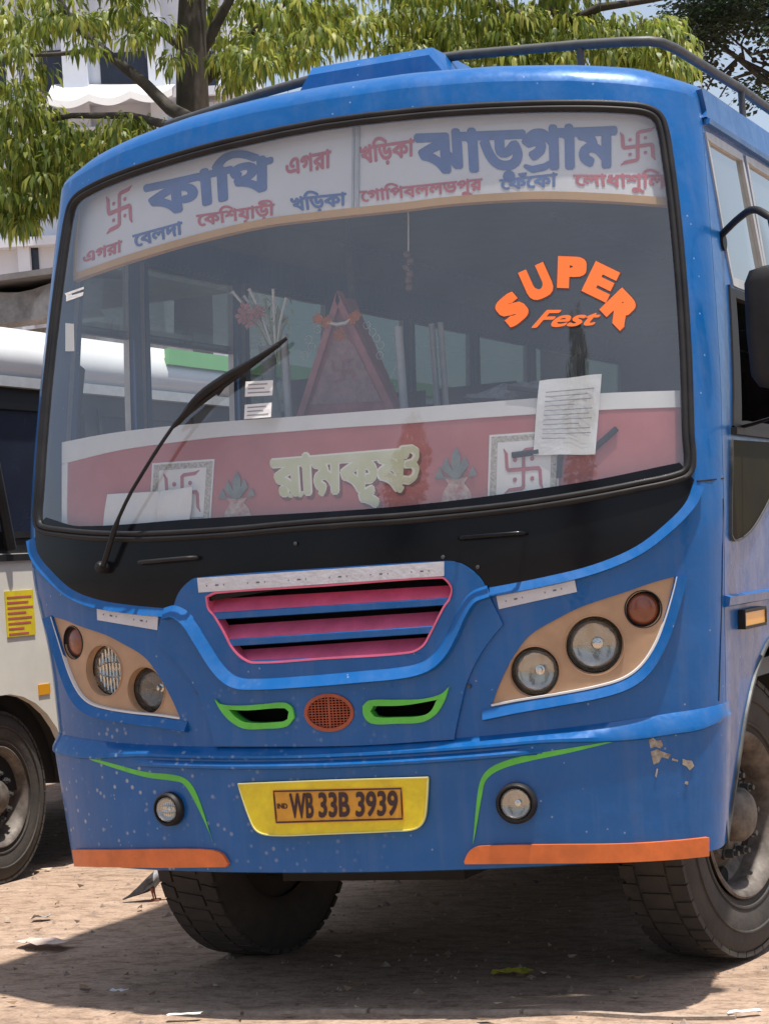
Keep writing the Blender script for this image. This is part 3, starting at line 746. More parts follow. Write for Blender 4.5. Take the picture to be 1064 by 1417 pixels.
# chipped patch on the bumper corner, bare filler showing
for px in ([(897, 1024), (903, 1021), (908, 1025), (914, 1024), (917, 1031), (913, 1036), (906, 1033), (900, 1036)], [(900, 1040), (909, 1037), (918, 1041), (928, 1044), (924, 1050), (915, 1048), (911, 1055), (904, 1058), (902, 1050)],
           [(944, 1050), (950, 1052), (957, 1053), (960, 1060), (954, 1066), (950, 1061), (944, 1058)], [(930, 1049), (938, 1052), (937, 1054), (929, 1052)], [(908, 1064), (910, 1064), (908, 1076), (906, 1074)], [(948, 1082), (952, 1082), (951, 1086), (947, 1085)]):
    pxpatch('paint_chip', smooth_loop(px, n=2, corner=5), BO+.004, .004, mat('bare_filler', (.20, .16, .12), .9, var=.6, vscale=60, col2=(.42, .38, .32)), bumper, grid=None)

# --- roof: front cap rolls back into a crowned roof
rs = np.linspace(-1.42, 1.42, 61); base = S(rs, ztop(rs), 0.0)
back = [(0, 0), (.008, .022), (.024, .048), (.05, .072), (.09, .092), (.14, .106), (.22, .117), (.4, .126), (.7, .132), (1.2, .137), (3, .145), (6, .145), (9.3, .13)]
V_ = []
for dy, dz in back:
    for p in base:
        edge = smst(abs(p[0])/1.21, .86, 1.0)
        V_.append((p[0]*(1-.012*min(1, dy/.3)), p[1]+dy if dy < 1 else (p[1]*.3+dy+.15), p[2]+.76*dz*(1-.3*edge)))
n_ = len(rs)
roof = link('roof', V_, [(j*n_+i, j*n_+i+1, (j+1)*n_+i+1, (j+1)*n_+i) for j in range(len(back)-1) for i in range(n_-1)], BLUE, bus, smooth=50)
# --- side walls with window openings and wheel arches
def rect(y0, y1, z0, z1, sg=1): return np.array([(sg*ss(y0), z0), (sg*ss(y1), z0), (sg*ss(y1), z1), (sg*ss(y0), z1)])
arch = [(.438, .50), (.513, .632), (.597, .783), (.69, .927), (.844, 1.045), (1.024, 1.122), (1.22, 1.125), (1.42, 1.055), (1.58, .93), (1.69, .78), (1.76, .62), (1.78, .50)]
arch2 = [(y+4.9, z) for y, z in arch]
SIDE_TOP = Z_CORNER+.02
def side(sg):
    lo = [(sg*(1.425), z) for z in np.linspace(3.0, .55, 20)]
    lo += [(sg*ss(y), z) for y, z in smooth_loop(arch, closed=False, n=4)] + [(sg*ss(y), z) for y, z in smooth_loop(arch2, closed=False, n=4)]
    lo += [(sg*ss(9.4), .5), (sg*ss(9.4), SIDE_TOP)] + [(sg*ss(y), SIDE_TOP) for y in np.linspace(8, .6, 12)]
    if sg > 0: holes = [np.array([(ss(y), z) for y, z in ((.76, 2.37), (1.33, 2.37), (1.20, 2.865), (.43, 2.865))]), np.array([(ss(y), z) for y, z in ((.66, 1.87), (1.38, 1.87), (1.35, 2.33), (.71, 2.33))]), np.array([(ss(y), z) for y, z in ((1.44, 1.9), (2.30, 1.9), (2.24, 2.87), (1.27, 2.87))])]+[rect(2.40+k*.98, 3.30+k*.98, 1.90, 2.86) for k in range(7)]
    else: holes = [rect(.60, 1.13, 1.80, 2.78, -1), rect(1.26, 2.05, 1.80, 2.78, -1)]+[rect(2.17+k*.98, 3.03+k*.98, 1.90, 2.78, -1) for k in range(7)]
    o = patch('side_wall', [np.array(lo)]+holes, 0.0, .03, BLUE, bus, grid=.12)
    return holes
HR = side(1); HL = side(-1)
for sg, hs in ((1, HR), (-1, HL)):
    for i, h in enumerate(hs):
        c = h.mean(0)
        fr = sweep('window_frame', smooth_loop(h, n=8, corner=20), [(-.016, -.02), (-.016, .006), (.016, .006), (.016, -.02)], MT['rubber'] if sg > 0 and i == 1 else MT['alu'], bus, closed=True)
        y0, y1 = sorted((abs(h[0][0]), abs(h[1][0]))); z0, z1 = h[:, 1].min(), h[:, 1].max()
        if sg > 0 and i == 1: pass      # slid open
        elif sg < 0:
            zt = z1-.30 if i < 2 else z0+.02
            patch('pane', [np.array([(-y0, zt), (-y1, zt), (-y1, z1), (-y0, z1)])], -.006, .005, SGLASS, fr, grid=.2)
            sweep('window_rail', [(-y0, zt), (-(y0+y1)/2, zt), (-y1, zt)], [(-.016, -.02), (-.016, .008), (.016, .008), (.016, -.02)], MT['rubber'], fr)
        else:
            patch('pane', [h], -.006, .005, SGLASS, fr, grid=.2)
# cove panel above the side windows, gutter, moulding, quarter panel, reflector, arch lip
for sg in (1, -1):
    yl = list(np.linspace(.40, 9.3, 40))
    patch('cove_panel', [np.array([(sg*1.40, SIDE_TOP+.015)]+[(sg*ss(y), SIDE_TOP+.02) for y in yl]+[(sg*ss(y), 2.925) for y in yl[::-1]]+[(sg*1.44, 2.95)])], .016, .03, BLUE, bus, grid=.15)
    sweep('gutter', [(sg*ss(y), 2.912) for y in [.41]+yl[1:]], [(-.012*sg, .0), (-.010*sg, .022), (.006*sg, .026), (.012*sg, .004)], BLUE2, bus)
    sweep('side_moulding', [(sg*ss(y), 1.285) for y in [.39, .43, .6, 1, 2, 4, 6, 9]], [(-.020*sg, .0), (-.014*sg, .018), (.014*sg, .022), (.020*sg, .0)], BLUE2, bus)
    sweep('arch_lip', [(sg*ss(y), z) for y, z in smooth_loop(arch, closed=False, n=5)], [(-.018, .0), (-.014, .012), (.0, .014), (.006, -.03)] if sg < 0 else [(.010, .0), (.008, .008), (.0, .010), (-.006, -.03)], MT['steel'], bus)
    sweep('pillar_strip', [(sg*ss(.595+.11*t), 1.85+.49*t) for t in np.linspace(0, 1, 6)], [(-.06, 0), (-.06, .008), (.06, .008), (.06, 0)], MT['rubber'], bus)
qp = smooth_loop([(.51, 1.815), (1.5, 1.825), (1.32, 1.74), (1.074, 1.642), (.947, 1.588), (.76, 1.522), (.60, 1.49), (.50, 1.485), (.455, 1.50)], corner=45)
patch('quarter_panel', [np.array([(ss(y), z) for y, z in qp])], .006, .012, mat('quarter_glass', (.012, .012, .012), .3, 0, 0, var=.5, vscale=3, col2=(.030, .027, .014), ior=1.05), bus, grid=.08)
sweep('quarter_panel_edge', [(ss(y), z) for y, z in smooth_loop([(.51, 1.815), (.455, 1.50), (.50, 1.482), (.60, 1.487), (.76, 1.519), (.947, 1.585), (1.074, 1.639), (1.32, 1.737)], closed=False)], [(-.004, 0), (-.003, .010), (.003, .010), (.004, 0)], MT['steel'], bus)
sweep('sill_rail', [(ss(y), 1.845) for y in (.52, .9, 1.2, 1.7, 2.4)], [(-.012, 0), (-.012, .022), (.012, .022), (.012, 0)], MT['rubber'], bus)
rf = patch('side_reflector', [rect(.575, .875, 1.19, 1.243)], .022, .022, MT['reflector'], bus, grid=.1)
sweep('reflector_frame', smooth_loop(rect(.575, .875, 1.19, 1.243), n=4), [(-.006, .0), (-.006, .026), (.004, .026), (.004, .0)], MT['rubber'], rf, closed=True)
sweep('pillar_seam', fs([(964, 666), (984, 664), (1000, 662)], 0), [(-.003, .0), (-.002, .003), (.002, .003), (.003, .0)], MT['rubber'], bus)
sweep('corner_seam', fs([(1000, 690), (999, 760), (998, 830), (996, 900), (994, 970)], 0, ), [(-.002, .0), (-.001, .002), (.001, .002), (.002, .0)], MT['rubber'], bus)

# --- floor, underbody, axle, interior shell
MB().box((0, 4.9, 1.02), (2.36, 8.8, .06)).build('floor', MT['lining'], bus)
MB().box((0, 9.33, 1.8), (2.3, .06, 2.5)).build('rear_wall', MT['lining'], bus)
MB().box((0, 4.9, 3.05), (2.2, 8.4, .04)).build('ceiling', MT['lining'], bus)
for sx in (-1, 1): MB().box((sx*1.15, 5.1, 2.985), (.10, 8.5, .17)).build('headliner_gap_seal', MT['lining'], bus)  # boxes added to stop light leaking in between roof and side wall
MB().box((0, .95, 3.03), (2.2, .5, .05)).build('headliner_gap_seal', MT['lining'], bus)
ub = MB(); ub.box((0, 5, .72), (1.9, 8.6, .5)); ub.box((-.45, 4.8, .52), (.12, 8.8, .16)); ub.box((.45, 4.8, .52), (.12, 8.8, .16)); ub.box((0, .55, .70), (1.1, .9, .36)); ub.box((0, 5.6, .55), (2.1, 6.4, .50)); ub.box((.0, 1.9, .55), (1.3, .5, .40)); ub.box((-.1, .75, .52), (.7, .5, .3)); ub.build('underbody', MT['chassis'], bus)  # lower boxes added to darken the ground under the bus
ax = MB(); ax.tube([(-.85, 1.1, .50), (-.5, 1.1, .42), (.5, 1.1, .42), (.85, 1.1, .50)], .06, 10); ax.tube([(-.85, 1.3, .44), (.85, 1.3, .44)], .025, 8); ax.build('front_axle', MT['chassis'], bus)
for sx in (-1, 1):
    V_ = [(sx*(.60+.62*q), 1.1+.70*math.cos(t), .48+.70*math.sin(t)) for q in (0, 1) for t in np.linspace(0, math.pi, 20)]
    MB().add(V_, [(k, k+1, 21+k, 20+k) for k in range(19)]+[tuple(range(20))]).build('wheel_housing', MT['chassis'], bus, 60)
# wheels
def wheel(c, steer, sx, R=.51, W=.27):
    root = None
    prof = [(-W*.36, R*.56), (-W*.44, R*.60), (-W*.5, R*.74), (-W*.49, R*.88), (-W*.44, R*.955), (-W*.40, R*.975), (-W*.2, R*.98), (0, R*.981), (W*.2, R*.98), (W*.40, R*.975), (W*.44, R*.955), (W*.49, R*.88), (W*.5, R*.74), (W*.44, R*.60), (W*.36, R*.56)]
    ax = np.array([math.cos(steer)*sx, math.sin(steer)*sx, 0.0])
    ty = MB().lathe(prof, 64, c, ax).build('wheel', MT['tyre'], None, 40)
    t1 = np.cross((0, 0, 1.), ax); up = np.array([0, 0, 1.])
    tr = MB(); N = 46
    for k in range(N):
        for a0, a1, sh in ((-.46, -.24, 0), (-.20, .20, .5), (.24, .46, 0)):
            th0 = 2*math.pi*(k+sh)/N; dth = 2*math.pi/N*.33
            q = []
            for rr in (R*.95, R*.994):
                for aa in (a0, a1):
                    for th in (th0-dth, th0+dth+(.25*2*math.pi/N)*(1 if aa == a1 else 0)):
                        r2 = rr if abs(aa) < .4 or rr < R*.97 else R*.985
                        q.append(np.array(c)+ax*aa*W+r2*(math.cos(th)*t1+math.sin(th)*up))
            tr.add(q, [(4, 5, 7, 6), (0, 1, 5, 4), (2, 6, 7, 3), (0, 4, 6, 2), (1, 3, 7, 5)])
    tr.build('tread', MT['tyre'], ty)
    MB().lathe([(-W*.30, R*.57), (-W*.34, R*.40), (-W*.52, R*.36), (-W*.54, R*.1), (-W*.54, .001)], 40, c, ax).build('brake_drum', MT['chassis'], ty, 40)
    # sidewall ribs
    sw = MB().lathe([(W*.495, R*.80), (W*.52, R*.805), (W*.52, R*.815), (W*.495, R*.82)], 64, c, ax)
    sw.lathe([(W*.46, R*.63), (W*.485, R*.635), (W*.485, R*.65), (W*.47, R*.655)], 64, c, ax); sw.build('sidewall_rib', MT['tyre'], ty, 40)
    ri = MB().lathe([(W*.40, R*.56), (W*.47, R*.585), (W*.49, R*.57), (W*.46, R*.54), (W*.30, R*.50), (W*.10, R*.48), (W*.02, R*.40), (W*.10, R*.34), (W*.22, R*.30), (W*.24, R*.17), (W*.26, R*.16)], 56, c, ax).build('rim', MT['rim'], ty, 40)
    MB().lathe([(W*.24, R*.19), (W*.44, R*.185), (W*.52, R*.15), (W*.55, R*.12), (W*.56, .001)], 32, c, ax).build('hub', MT['rim'], ty, 40)
    for k in range(10):
        th = 2*math.pi*k/10; p = np.array(c)+ax*W*.20+R*.275*(math.cos(th)*t1+math.sin(th)*up)
        MB().lathe([(0, .024), (.012, .024), (.013, .017), (.045, .017), (.046, .010), (.062, .010), (.063, .0005)], 6, p, ax).build('lug_nut', MT['steel'], ty)
    for k in range(6):
        th = 2*math.pi*(k+.5)/6; p = np.array(c)+ax*(W*.07)+R*.435*(math.cos(th)*t1+math.sin(th)*up)
        MB().lathe([(0.004, .036), (.012, .032), (.011, .0005)], 14, p, ax).build('hand_hole', MT['dark'], ty)
    return ty
ST = R_(12)
for sx in (-1, 1):
    t = wheel((.985 if sx > 0 else -.85, 1.10, .505), -ST if sx > 0 else -R_(8), sx); t.parent = bus
    t = wheel((sx*1.02, 6.0, .505), 0, sx); t.parent = bus

# --- roof carrier, hatch
zr = lambda x, y: float(ztop(x)) + .09
ca = MB()
fr = [on_y(u, v, 1.0) for u, v in ((640, 76), (720, 69), (800, 62), (860, 58), (898, 57))]
xr = fr[-1][0]
right = [(xr+.035, 1.03, fr[-1][2]-.005), (xr+.06, 1.12, fr[-1][2]-.012), (xr+.085, 2.0, 3.285), (xr+.09, 4.0, 3.29), (xr+.09, 8.8, 3.29)]
left = [on_y(u, v, 1.0) for u, v in ((300, 151), (360, 130), (430, 110), (540, 90))]
lx = left[0][0]
pts = [(-xr-.09, 8.8, 3.27), (-xr-.09, 3, 3.27), (-xr-.06, 1.12, 3.26), (-xr, 1.02, 3.28)] + [tuple(p) for p in left] + [tuple(p) for p in fr] + right
carrier = ca.tube(pts, .019, 10).build('roof_carrier_rail', MT['steel'], bus, 50)
def roof_z(x, y):
    e = float(smst(abs(x)/1.19, .80, 1.0)); return float(ztop(x*1.02)) + .097*(1-.3*e)
for (x, y) in ((.73, 1.0), (-.35, 1.0), (.0, 1.0)):
    zt = float(np.interp(x, [p[0] for p in pts[3:13]], [p[2] for p in pts[3:13]])); MB().tube([(x, y, roof_z(x, y)-.01), (x, y, zt)], .014, 8).build('carrier_post', MT['steel'], carrier, 50)
for sx in (-1, 1):
    for y in (2.0, 3.6, 5.2, 6.8, 8.4): MB().tube([(sx*(xr+.088), y, roof_z(xr, y)-.05), (sx*(xr+.088), y, 3.285)], .014, 8).build('carrier_post', MT['steel'], carrier, 50)
hp = [on_y(u, v, .95) for u, v in ((425, 116), (505, 92), (636, 78))]
hx0, hx1 = hp[0][0], hp[-1][0]; hz = hp[1][2]
hb = MB(); N = 10
prof = [(0, 0), (.015, .8), (.06, 1.0), (.9, 1.0), (.97, .8), (1.0, 0)]
V_ = []
for q, h in prof:
    for i in range(N):
        t = i/(N-1); x = hx0+(hx1-hx0)*t; e = min(1, min(t, 1-t)*9); zb = roof_z(x, .9)-.02; V_.append((x, .80+q*.9, zb+(hz+.004-zb)*h*(.35+.65*e)))
hb.add(V_, [(j*N+i, j*N+i+1, (j+1)*N+i+1, (j+1)*N+i) for j in range(5) for i in range(N-1)]).build('roof_hatch', BLUE, bus, 35)
# twisted cove end at the right front corner
# --- wiper and grab handles
wp = fs([(139, 785)], .03)[0]; wpP = S(wp[0], wp[1], .02); wn = nrm(*wp)
wip = MB().lathe([(-.02, .022), (.012, .022), (.024, .014), (.028, .0005)], 16, wpP, wn).build('wiper', MT['rubber'], bus, 40)
arm = fs(smooth_loop([(139, 783), (165, 715), (205, 645), (240, 592), (262, 565)], closed=False, n=4), .05)
MB().tube([S(a, b, .035+.02*min(1, i/6)) for i, (a, b) in enumerate(arm)], [.010]*4+[.0065]*(len(arm)-4), 8).build('wiper_arm', MT['rubber'], wip, 50)
bl = fs(smooth_loop([(240, 591), (262, 570), (300, 541), (345, 507), (397, 468)], closed=False, n=4), .03)
mb = MB().tube([S(a, b, .030) for a, b in bl], [.006]+[.010]*(len(bl)-2)+[.006], 8)
mb.tube([S(a, b, .046) for a, b in fs(smooth_loop([(246, 585), (275, 550), (312, 523), (350, 500), (385, 477)], closed=False, n=4), .046)], [.006, .010, .013, .014, .015, .016, .016, .016, .016, .015, .014, .013, .012, .010, .009, .008, .005], 8)
mb.build('wiper_blade', MT['rubber'], wip, 50)
MB().tube([S(a, b, .022) for a, b in fs([(300, 545), (318, 522), (340, 508)], .02)], .012, 8).build('wiper_yoke', MT['rubber'], wip, 50)
for a, b in (((198, 779), (274, 772)), ((637, 745), (728, 738))):
    h = fs([a, b], .004); p0, p1 = h[0], h[1]; q = lambda t, o: S(p0[0]+(p1[0]-p0[0])*t, p0[1]+(p1[1]-p0[1])*t, o)
    MB().tube([q(0, .004), q(.02, .03), q(.1, .04), q(.5, .042), q(.9, .04), q(.98, .03), q(1, .004)], .0075, 8).build('grab_handle', MT['rubber'] if a[0] < 400 else MT['black'], bus, 60)
for u, v in ((612, 771), (660, 785), (408, 752), (272, 958), (648, 950)):
    c = fs([(u, v)], .015)[0]; MB().lathe([(0, .007), (.005, .006), (.006, .0004)], 10, S(c[0], c[1], .008), nrm(*c)).build('bolt', MT['steel'], bus)

# --- route board behind the glass
RO = -.055
BTOP = [(111, 272), (160, 253), (210, 236), (300, 211), (400, 188), (500, 172), (600, 162), (700, 156), (800, 154), (875, 157), (905, 162)]
BBOT = [(105, 379), (170, 356), (245, 333), (310, 316), (370, 303), (430, 295), (493, 288), (560, 281), (615, 274), (680, 269), (751, 266), (840, 269), (927, 275)]
RBOARD = pxpatch('route_board', BTOP+[(915, 210), (927, 275)][0:2]+BBOT[::-1][1:], RO, .02, MT['signboard'], bus, grid=.06, corner=30)
sweep('board_trim', fs(smooth_loop([(u, v+5) for u, v in BBOT], closed=False), RO), [(-.016, RO-.01), (-.014, RO+.008), (.012, RO+.010), (.015, RO-.01)], MT['sign_trim'], RBOARD)
sweep('board_trim', fs(smooth_loop([(105, 382), (106, 345), (110, 300), (114, 272)], closed=False), RO), [(-.006, RO-.01), (-.006, RO+.008), (.006, RO+.008), (.006, RO-.01)], MT['sign_trim'], RBOARD)
for dx in (-4, 3): sweep('board_divider', fs(smooth_loop([(494+dx, 172), (493.5+dx, 230), (493+dx, 290)], closed=False), RO), [(-.004, RO), (-.004, RO+.008), (.004, RO+.008), (.004, RO)], MT['alu'], RBOARD)
HB = .665
def rword(t, a, b, c, d, col, bold=.02, extra=None): return word(t, a, b, c, d, RO+.003, MT['sign_blue' if col == 'b' else 'sign_red'], RBOARD, bold=bold, extra=extra, H=HB)
rword('কািথ', (198, 256), (378, 216), (204, 302), (378, 259), 'b', .042)
rword('এগরা', (394, 220), (458, 207), (396, 242), (458, 231), 'r', .03)
rword('এগরা', (115, 350), (169, 332), (115, 364), (169, 348), 'r', .025)
rword('েবলদা', (183, 325), (252, 306), (186, 342), (253, 323), 'b', .03)
rword('েকিশয়াড়ী', (271, 297), (380, 281), (273, 313), (380, 297), 'r', .025)
rword('খিড়কা', (401, 274), (479, 266), (404, 292), (479, 283), 'b', .03)
rword('খিড়কা', (496, 203), (573, 192), (498, 226), (573, 215), 'r', .03)
P_, T_ = glyphs('ঝাড়গাম', .045)
gx = P_[:, 0]; gw = gx.max()
rp = stroke_loops([(gw*.535, .04), (gw*.57, -.02), (gw*.63, .015), (gw*.675, .10)], [.07, .12, .12, .10])
rword('ঝাড়গাম', (572, 185), (854, 174), (576, 238), (854, 229), 'b', .045, rp)
rword('েগািপবল্লভপুর'.replace('ল্ল', 'ল্ল'.replace('্', '')), (497, 264), (667, 246), (499, 279), (667, 262), 'r', .025)
rword('েফঁেকা', (690, 248), (771, 239), (692, 262), (771, 257), 'b', .03)
rword('েলাধাশুিল', (792, 241), (922, 241), (795, 256), (921, 260), 'r', .025)
def swas(cx, cy, rx, ry, skew, off, m, par, w=.2, dots=True, name='swastik_emblem'):
    PT = fill_union(swastik_loops(w, dots))
    return put2d(name, PT, lambda A: np.stack([cx+A[:, 0]*rx, cy-A[:, 1]*ry+A[:, 0]*skew], -1), off, .0015, m, par)
swas(165, 290, 17, 25, -7, RO+.003, MT['sign_red'], RBOARD, .22)
swas(882, 202, 23, 22, -3, RO+.003, MT['sign_red'], RBOARD, .22)

# --- painted board along the foot of the windscreen
LO = -.045
LT = [(86, 612), (150, 600), (221, 591), (300, 584), (400, 577), (480, 571), (560, 565), (650, 558), (740, 551), (834, 544), (948, 540)]
LB = [(949, 640), (938, 652), (880, 667), (800, 682), (700, 697), (560, 711), (382, 723), (270, 730), (200, 736), (138, 740), (86, 739)]
WB_ = [(948, 563), (834, 567), (740, 573), (650, 579), (560, 586), (480, 591), (400, 597), (300, 605), (249, 611), (165, 623), (86, 642)]
LBOARD = pxpatch('painted_board', LT+LB, LO, .02, MT['board_pink'], bus, grid=.06, corner=40)
pxpatch('white_border', LT+WB_, LO+.004, .006, MT['board_white'], LBOARD, grid=.08, corner=40)
pxpatch('white_border', [(86, 643), (94, 640), (93, 700), (93, 738), (86, 738), (86, 700)], LO+.004, .006, MT['board_white'], LBOARD, grid=.08, corner=40)
rk = dict(H=HB)
ra = 'রামকৃষণ'
gw = glyphs('রামকৃষ', .03)[0][:, 0].max()-.13
shn = stroke_loops([(gw-.02, .655), (gw+.20, .655), (gw+.30, .60), (gw+.31, .50), (gw+.24, .42), (gw+.10, .40)], .085) + stroke_loops([(gw+.10, .40), (gw+.26, .40), (gw+.34, .30), (gw+.31, .18), (gw+.20, .12), (gw+.06, .14)], .085)
dots = [stroke_loops([(x, -.02), (x+.06, -.05), (x+.10, .0)], .07) for x in (.28, .50, 1.0, gw*.98)]
ex = shn+[l for d in dots for l in d]
quad = ((373, 636), (583, 619), (378, 684), (578, 674))
word('রামকৃষ', *quad, LO+.0012, MT['board_shadow'], LBOARD, bold=.065, extra=[l for l in shn], shift=(3, 5), name='lettering_shadow', **rk)
word('রামকৃষ', *quad, LO+.0022, MT['board_line'], LBOARD, bold=.065, extra=stroke_loops([(gw-.02, .655), (gw+.20, .655), (gw+.30, .60), (gw+.31, .50), (gw+.24, .42), (gw+.10, .40)], .15)+stroke_loops([(gw+.10, .40), (gw+.26, .40), (gw+.34, .30), (gw+.31, .18), (gw+.20, .12), (gw+.06, .14)], .15)+ex, name='lettering_outline', **rk)
word('রামকৃষ', *quad, LO+.0032, MT['board_text'], LBOARD, bold=.036, extra=ex, name='lettering', **rk)
def tile(q, c, r, sk):
    a, b, c_, d = (np.array(p, float) for p in q); m_ = lambda u, v: (a+(b-a)*u)*(1-v)+(d+(c_-d)*u)*v
    t = pxpatch('emblem_tile', q, LO+.004, .004, MT['board_white'], LBOARD, sm=False, grid=.1)
    pxpatch('tile_border', [m_(.03, .03), m_(.97, .03), m_(.97, .97), m_(.03, .97)], LO+.0055, .002, mat('tile_border_grey', (.22, .20, .17), .6, var=.6, vscale=120, col2=(.62, .58, .52)), LBOARD, sm=False, grid=.1)
    pxpatch('tile_field', [m_(.12, .12), m_(.88, .12), m_(.88, .88), m_(.12, .88)], LO+.007, .002, MT['board_white'], LBOARD, sm=False, grid=.1)
    swas(*c, *r, sk, LO+.0085, mat('swastik_rose', (.42, .12, .14), .5), LBOARD, .17)
tile([(677, 602), (775, 595), (772, 690), (674, 697)], (724, 649), (26, 30), -2, )
tile([(211, 641), (297, 635), (291, 725), (206, 731)], (252, 682), (24, 28), -2)
# kalash pots painted on the board
for cx, cy in ((328, 688), (631, 660)):
    sc_ = 1.0 if cx < 500 else 1.15
    e = lambda pts: [(cx+x*sc_, cy+y*sc_) for x, y in pts]
    pot = pxpatch('painted_pot', e([(-18, 34), (-16, 20), (-9, 8), (-14, 2), (14, 0), (10, 8), (17, 18), (19, 31)]), LO+.004, .003, mat('pot_paint', (.60, .52, .45), .6, var=.5, vscale=50, col2=(.40, .16, .14)), LBOARD, grid=None)
    for k, (x, y) in enumerate(((-20, -12), (-12, -24), (0, -36), (10, -26), (20, -14))):
        pxpatch('painted_leaf', e([(-3, 2), (x-6, y+14), (x, y), (x+5, y+12), (3, 2)]), LO+.005+.0008*k, .002, MT['pot'], LBOARD, grid=None)

# --- orange lettering on the glass
def letter(ch, cx, cy, ang, wpx, hpx, m, off, bold, name='decal_letter'):
    P, T = glyphs(ch, bold, square=True); mn, mx = P.min(0), P.max(0); c_, s_ = math.cos(R_(ang)), math.sin(R_(ang))
    def f(A):
        x = ((A[:, 0]-mn[0])/(mx[0]-mn[0])-.5)*wpx; y = ((A[:, 1]-mn[1])/(mx[1]-mn[1])-.5)*hpx
        return np.stack([cx+c_*x+s_*y*1.0, cy+s_*x-c_*y], -1)
    return put2d(name, (P, T), f, off, .001, m, bus)
for ch, cx, cy, ang, wp_, hp_ in (('S', 708, 428, -40, 36, 42), ('U', 743, 391, -24, 38, 46), ('P', 791, 377, 2, 40, 44), ('E', 831, 390, 26, 38, 46), ('R', 859, 428, 46, 42, 44)):
    letter(ch, cx+.8, cy+.8, ang, wp_+3, hp_+3, MT['decal_edge'], .0040, .085, 'decal_letter_edge')
    letter(ch, cx, cy, ang, wp_, hp_, MT['decal'], .0048, .075)
P, T = glyphs('Fest', .028); P = P.copy(); P[:, 0] += .35*P[:, 1]
mpf = quad_map(P, (744, 429), (832, 429), (735, 453), (828, 449), .7)
put2d('decal_script', (P, T), mpf, .0058, .001, MT['decal'], bus)

# --- stickers and scratches on the glass
for q in ([(340, 528), (378, 526), (377, 547), (339, 549)], [(339, 560), (376, 557), (375, 577), (338, 580)]):
    st_ = pxpatch('sticker', q, .0045, .0012, MT['paper'], bus, sm=False, grid=None)
    a, b, c_, d = (np.array(p, float) for p in q)
    for v0, u1 in ((.18, .8), (.45, .7), (.72, .9)):
        m_ = lambda u, v: (a+(b-a)*u)*(1-v)+(d+(c_-d)*u)*v
        pxpatch('print_line', [m_(.1, v0), m_(u1, v0), m_(u1, v0+.08), m_(.1, v0+.08)], .0054, .0006, MT['ink'], st_, sm=False, grid=None)
pxpatch('sticker', [(91, 447), (102, 448), (103, 486), (91, 486)], .0045, .0012, mat('sticker_grey', (.42, .43, .44), .6), bus, sm=False, grid=None)
for q in ([(90, 406), (116, 397), (116, 400), (92, 409)], [(92, 411), (116, 404), (115, 409), (98, 415), (92, 417)], [(92, 409), (99, 407), (101, 412), (93, 414)]):
    pxpatch('paint_fleck', q, .0045, .001, MT['paper'], bus, sm=False, grid=None)

# --- dashboard shelf, seats, poles
zs = float(fs([(500, 566)], LO)[0][1])-.02
sv = np.linspace(-1.12, 1.12, 30); A_ = S(sv, np.full(30, zs), -.07)
V_ = list(A_)+[(p[0], 1.0, zs) for p in A_]+[(p[0], 1.0, 1.05) for p in A_]
MB().add(V_, [(i, i+1, 31+i, 30+i) for i in range(29)]+[(30+i, 31+i, 61+i, 60+i) for i in range(29)]).build('dashboard', MT['dash'], bus, 30)
def seat(x, y, face=1):
    mb = MB(); N = 9; prof = []
    sec = [(-.20, 0), (-.19, .03), (.0, .05), (.19, .03), (.20, 0)]
    V = []
    for h, t, yb in ((0, .5, 0), (.15, .58, .02), (.45, .58, .06), (.70, .52, .09), (.84, .40, .10), (.88, .2, .11)):
        for q in range(12):
            a = 2*math.pi*q/12; V.append((x+.21*math.copysign(abs(math.cos(a))**.5, math.cos(a)), y+face*yb+.11*t*math.copysign(abs(math.sin(a))**.6, math.sin(a)), 1.42+h))
    mb.add(V, [(j*12+k, j*12+(k+1) % 12, j*12+12+(k+1) % 12, j*12+12+k) for j in range(5) for k in range(12)]+[tuple(60+k for k in range(12))])
    mb.box((x, y-face*.22, 1.42), (.43, .44, .12)); mb.box((x, y-face*.2, 1.2), (.06, .3, .32))
    return mb.build('seat', MT['fabric'], bus, 60)
seat(-.72, 1.75); seat(.78, 1.65)
for r in range(7):
    for x in (-.98, -.52, .52, .98): seat(x, 2.9+r*.85)
for u, v0, v1, y, r in ((392, 462, 585, .62, .016), (551, 452, 585, .62, .016), (597, 448, 585, .95, .012), (609, 446, 585, .95, .012)):
    a = on_y(u-(v1-v0)*0, v0, y); MB().tube([(a[0], y, zs), tuple(a)], r, 10).build('pole', MT['alu'], bus, 60)
for x in (-.45, .45):
    MB().tube([(x, 1.4, 2.78), (x, 9, 2.78)], .014, 8).build('hand_rail', MT['steel'], bus, 60)
MB().tube([(-.5, 1.6, 1.05), (-.5, 1.6, 3.0)], .018, 8).build('pole', MT['steel'], bus, 60)

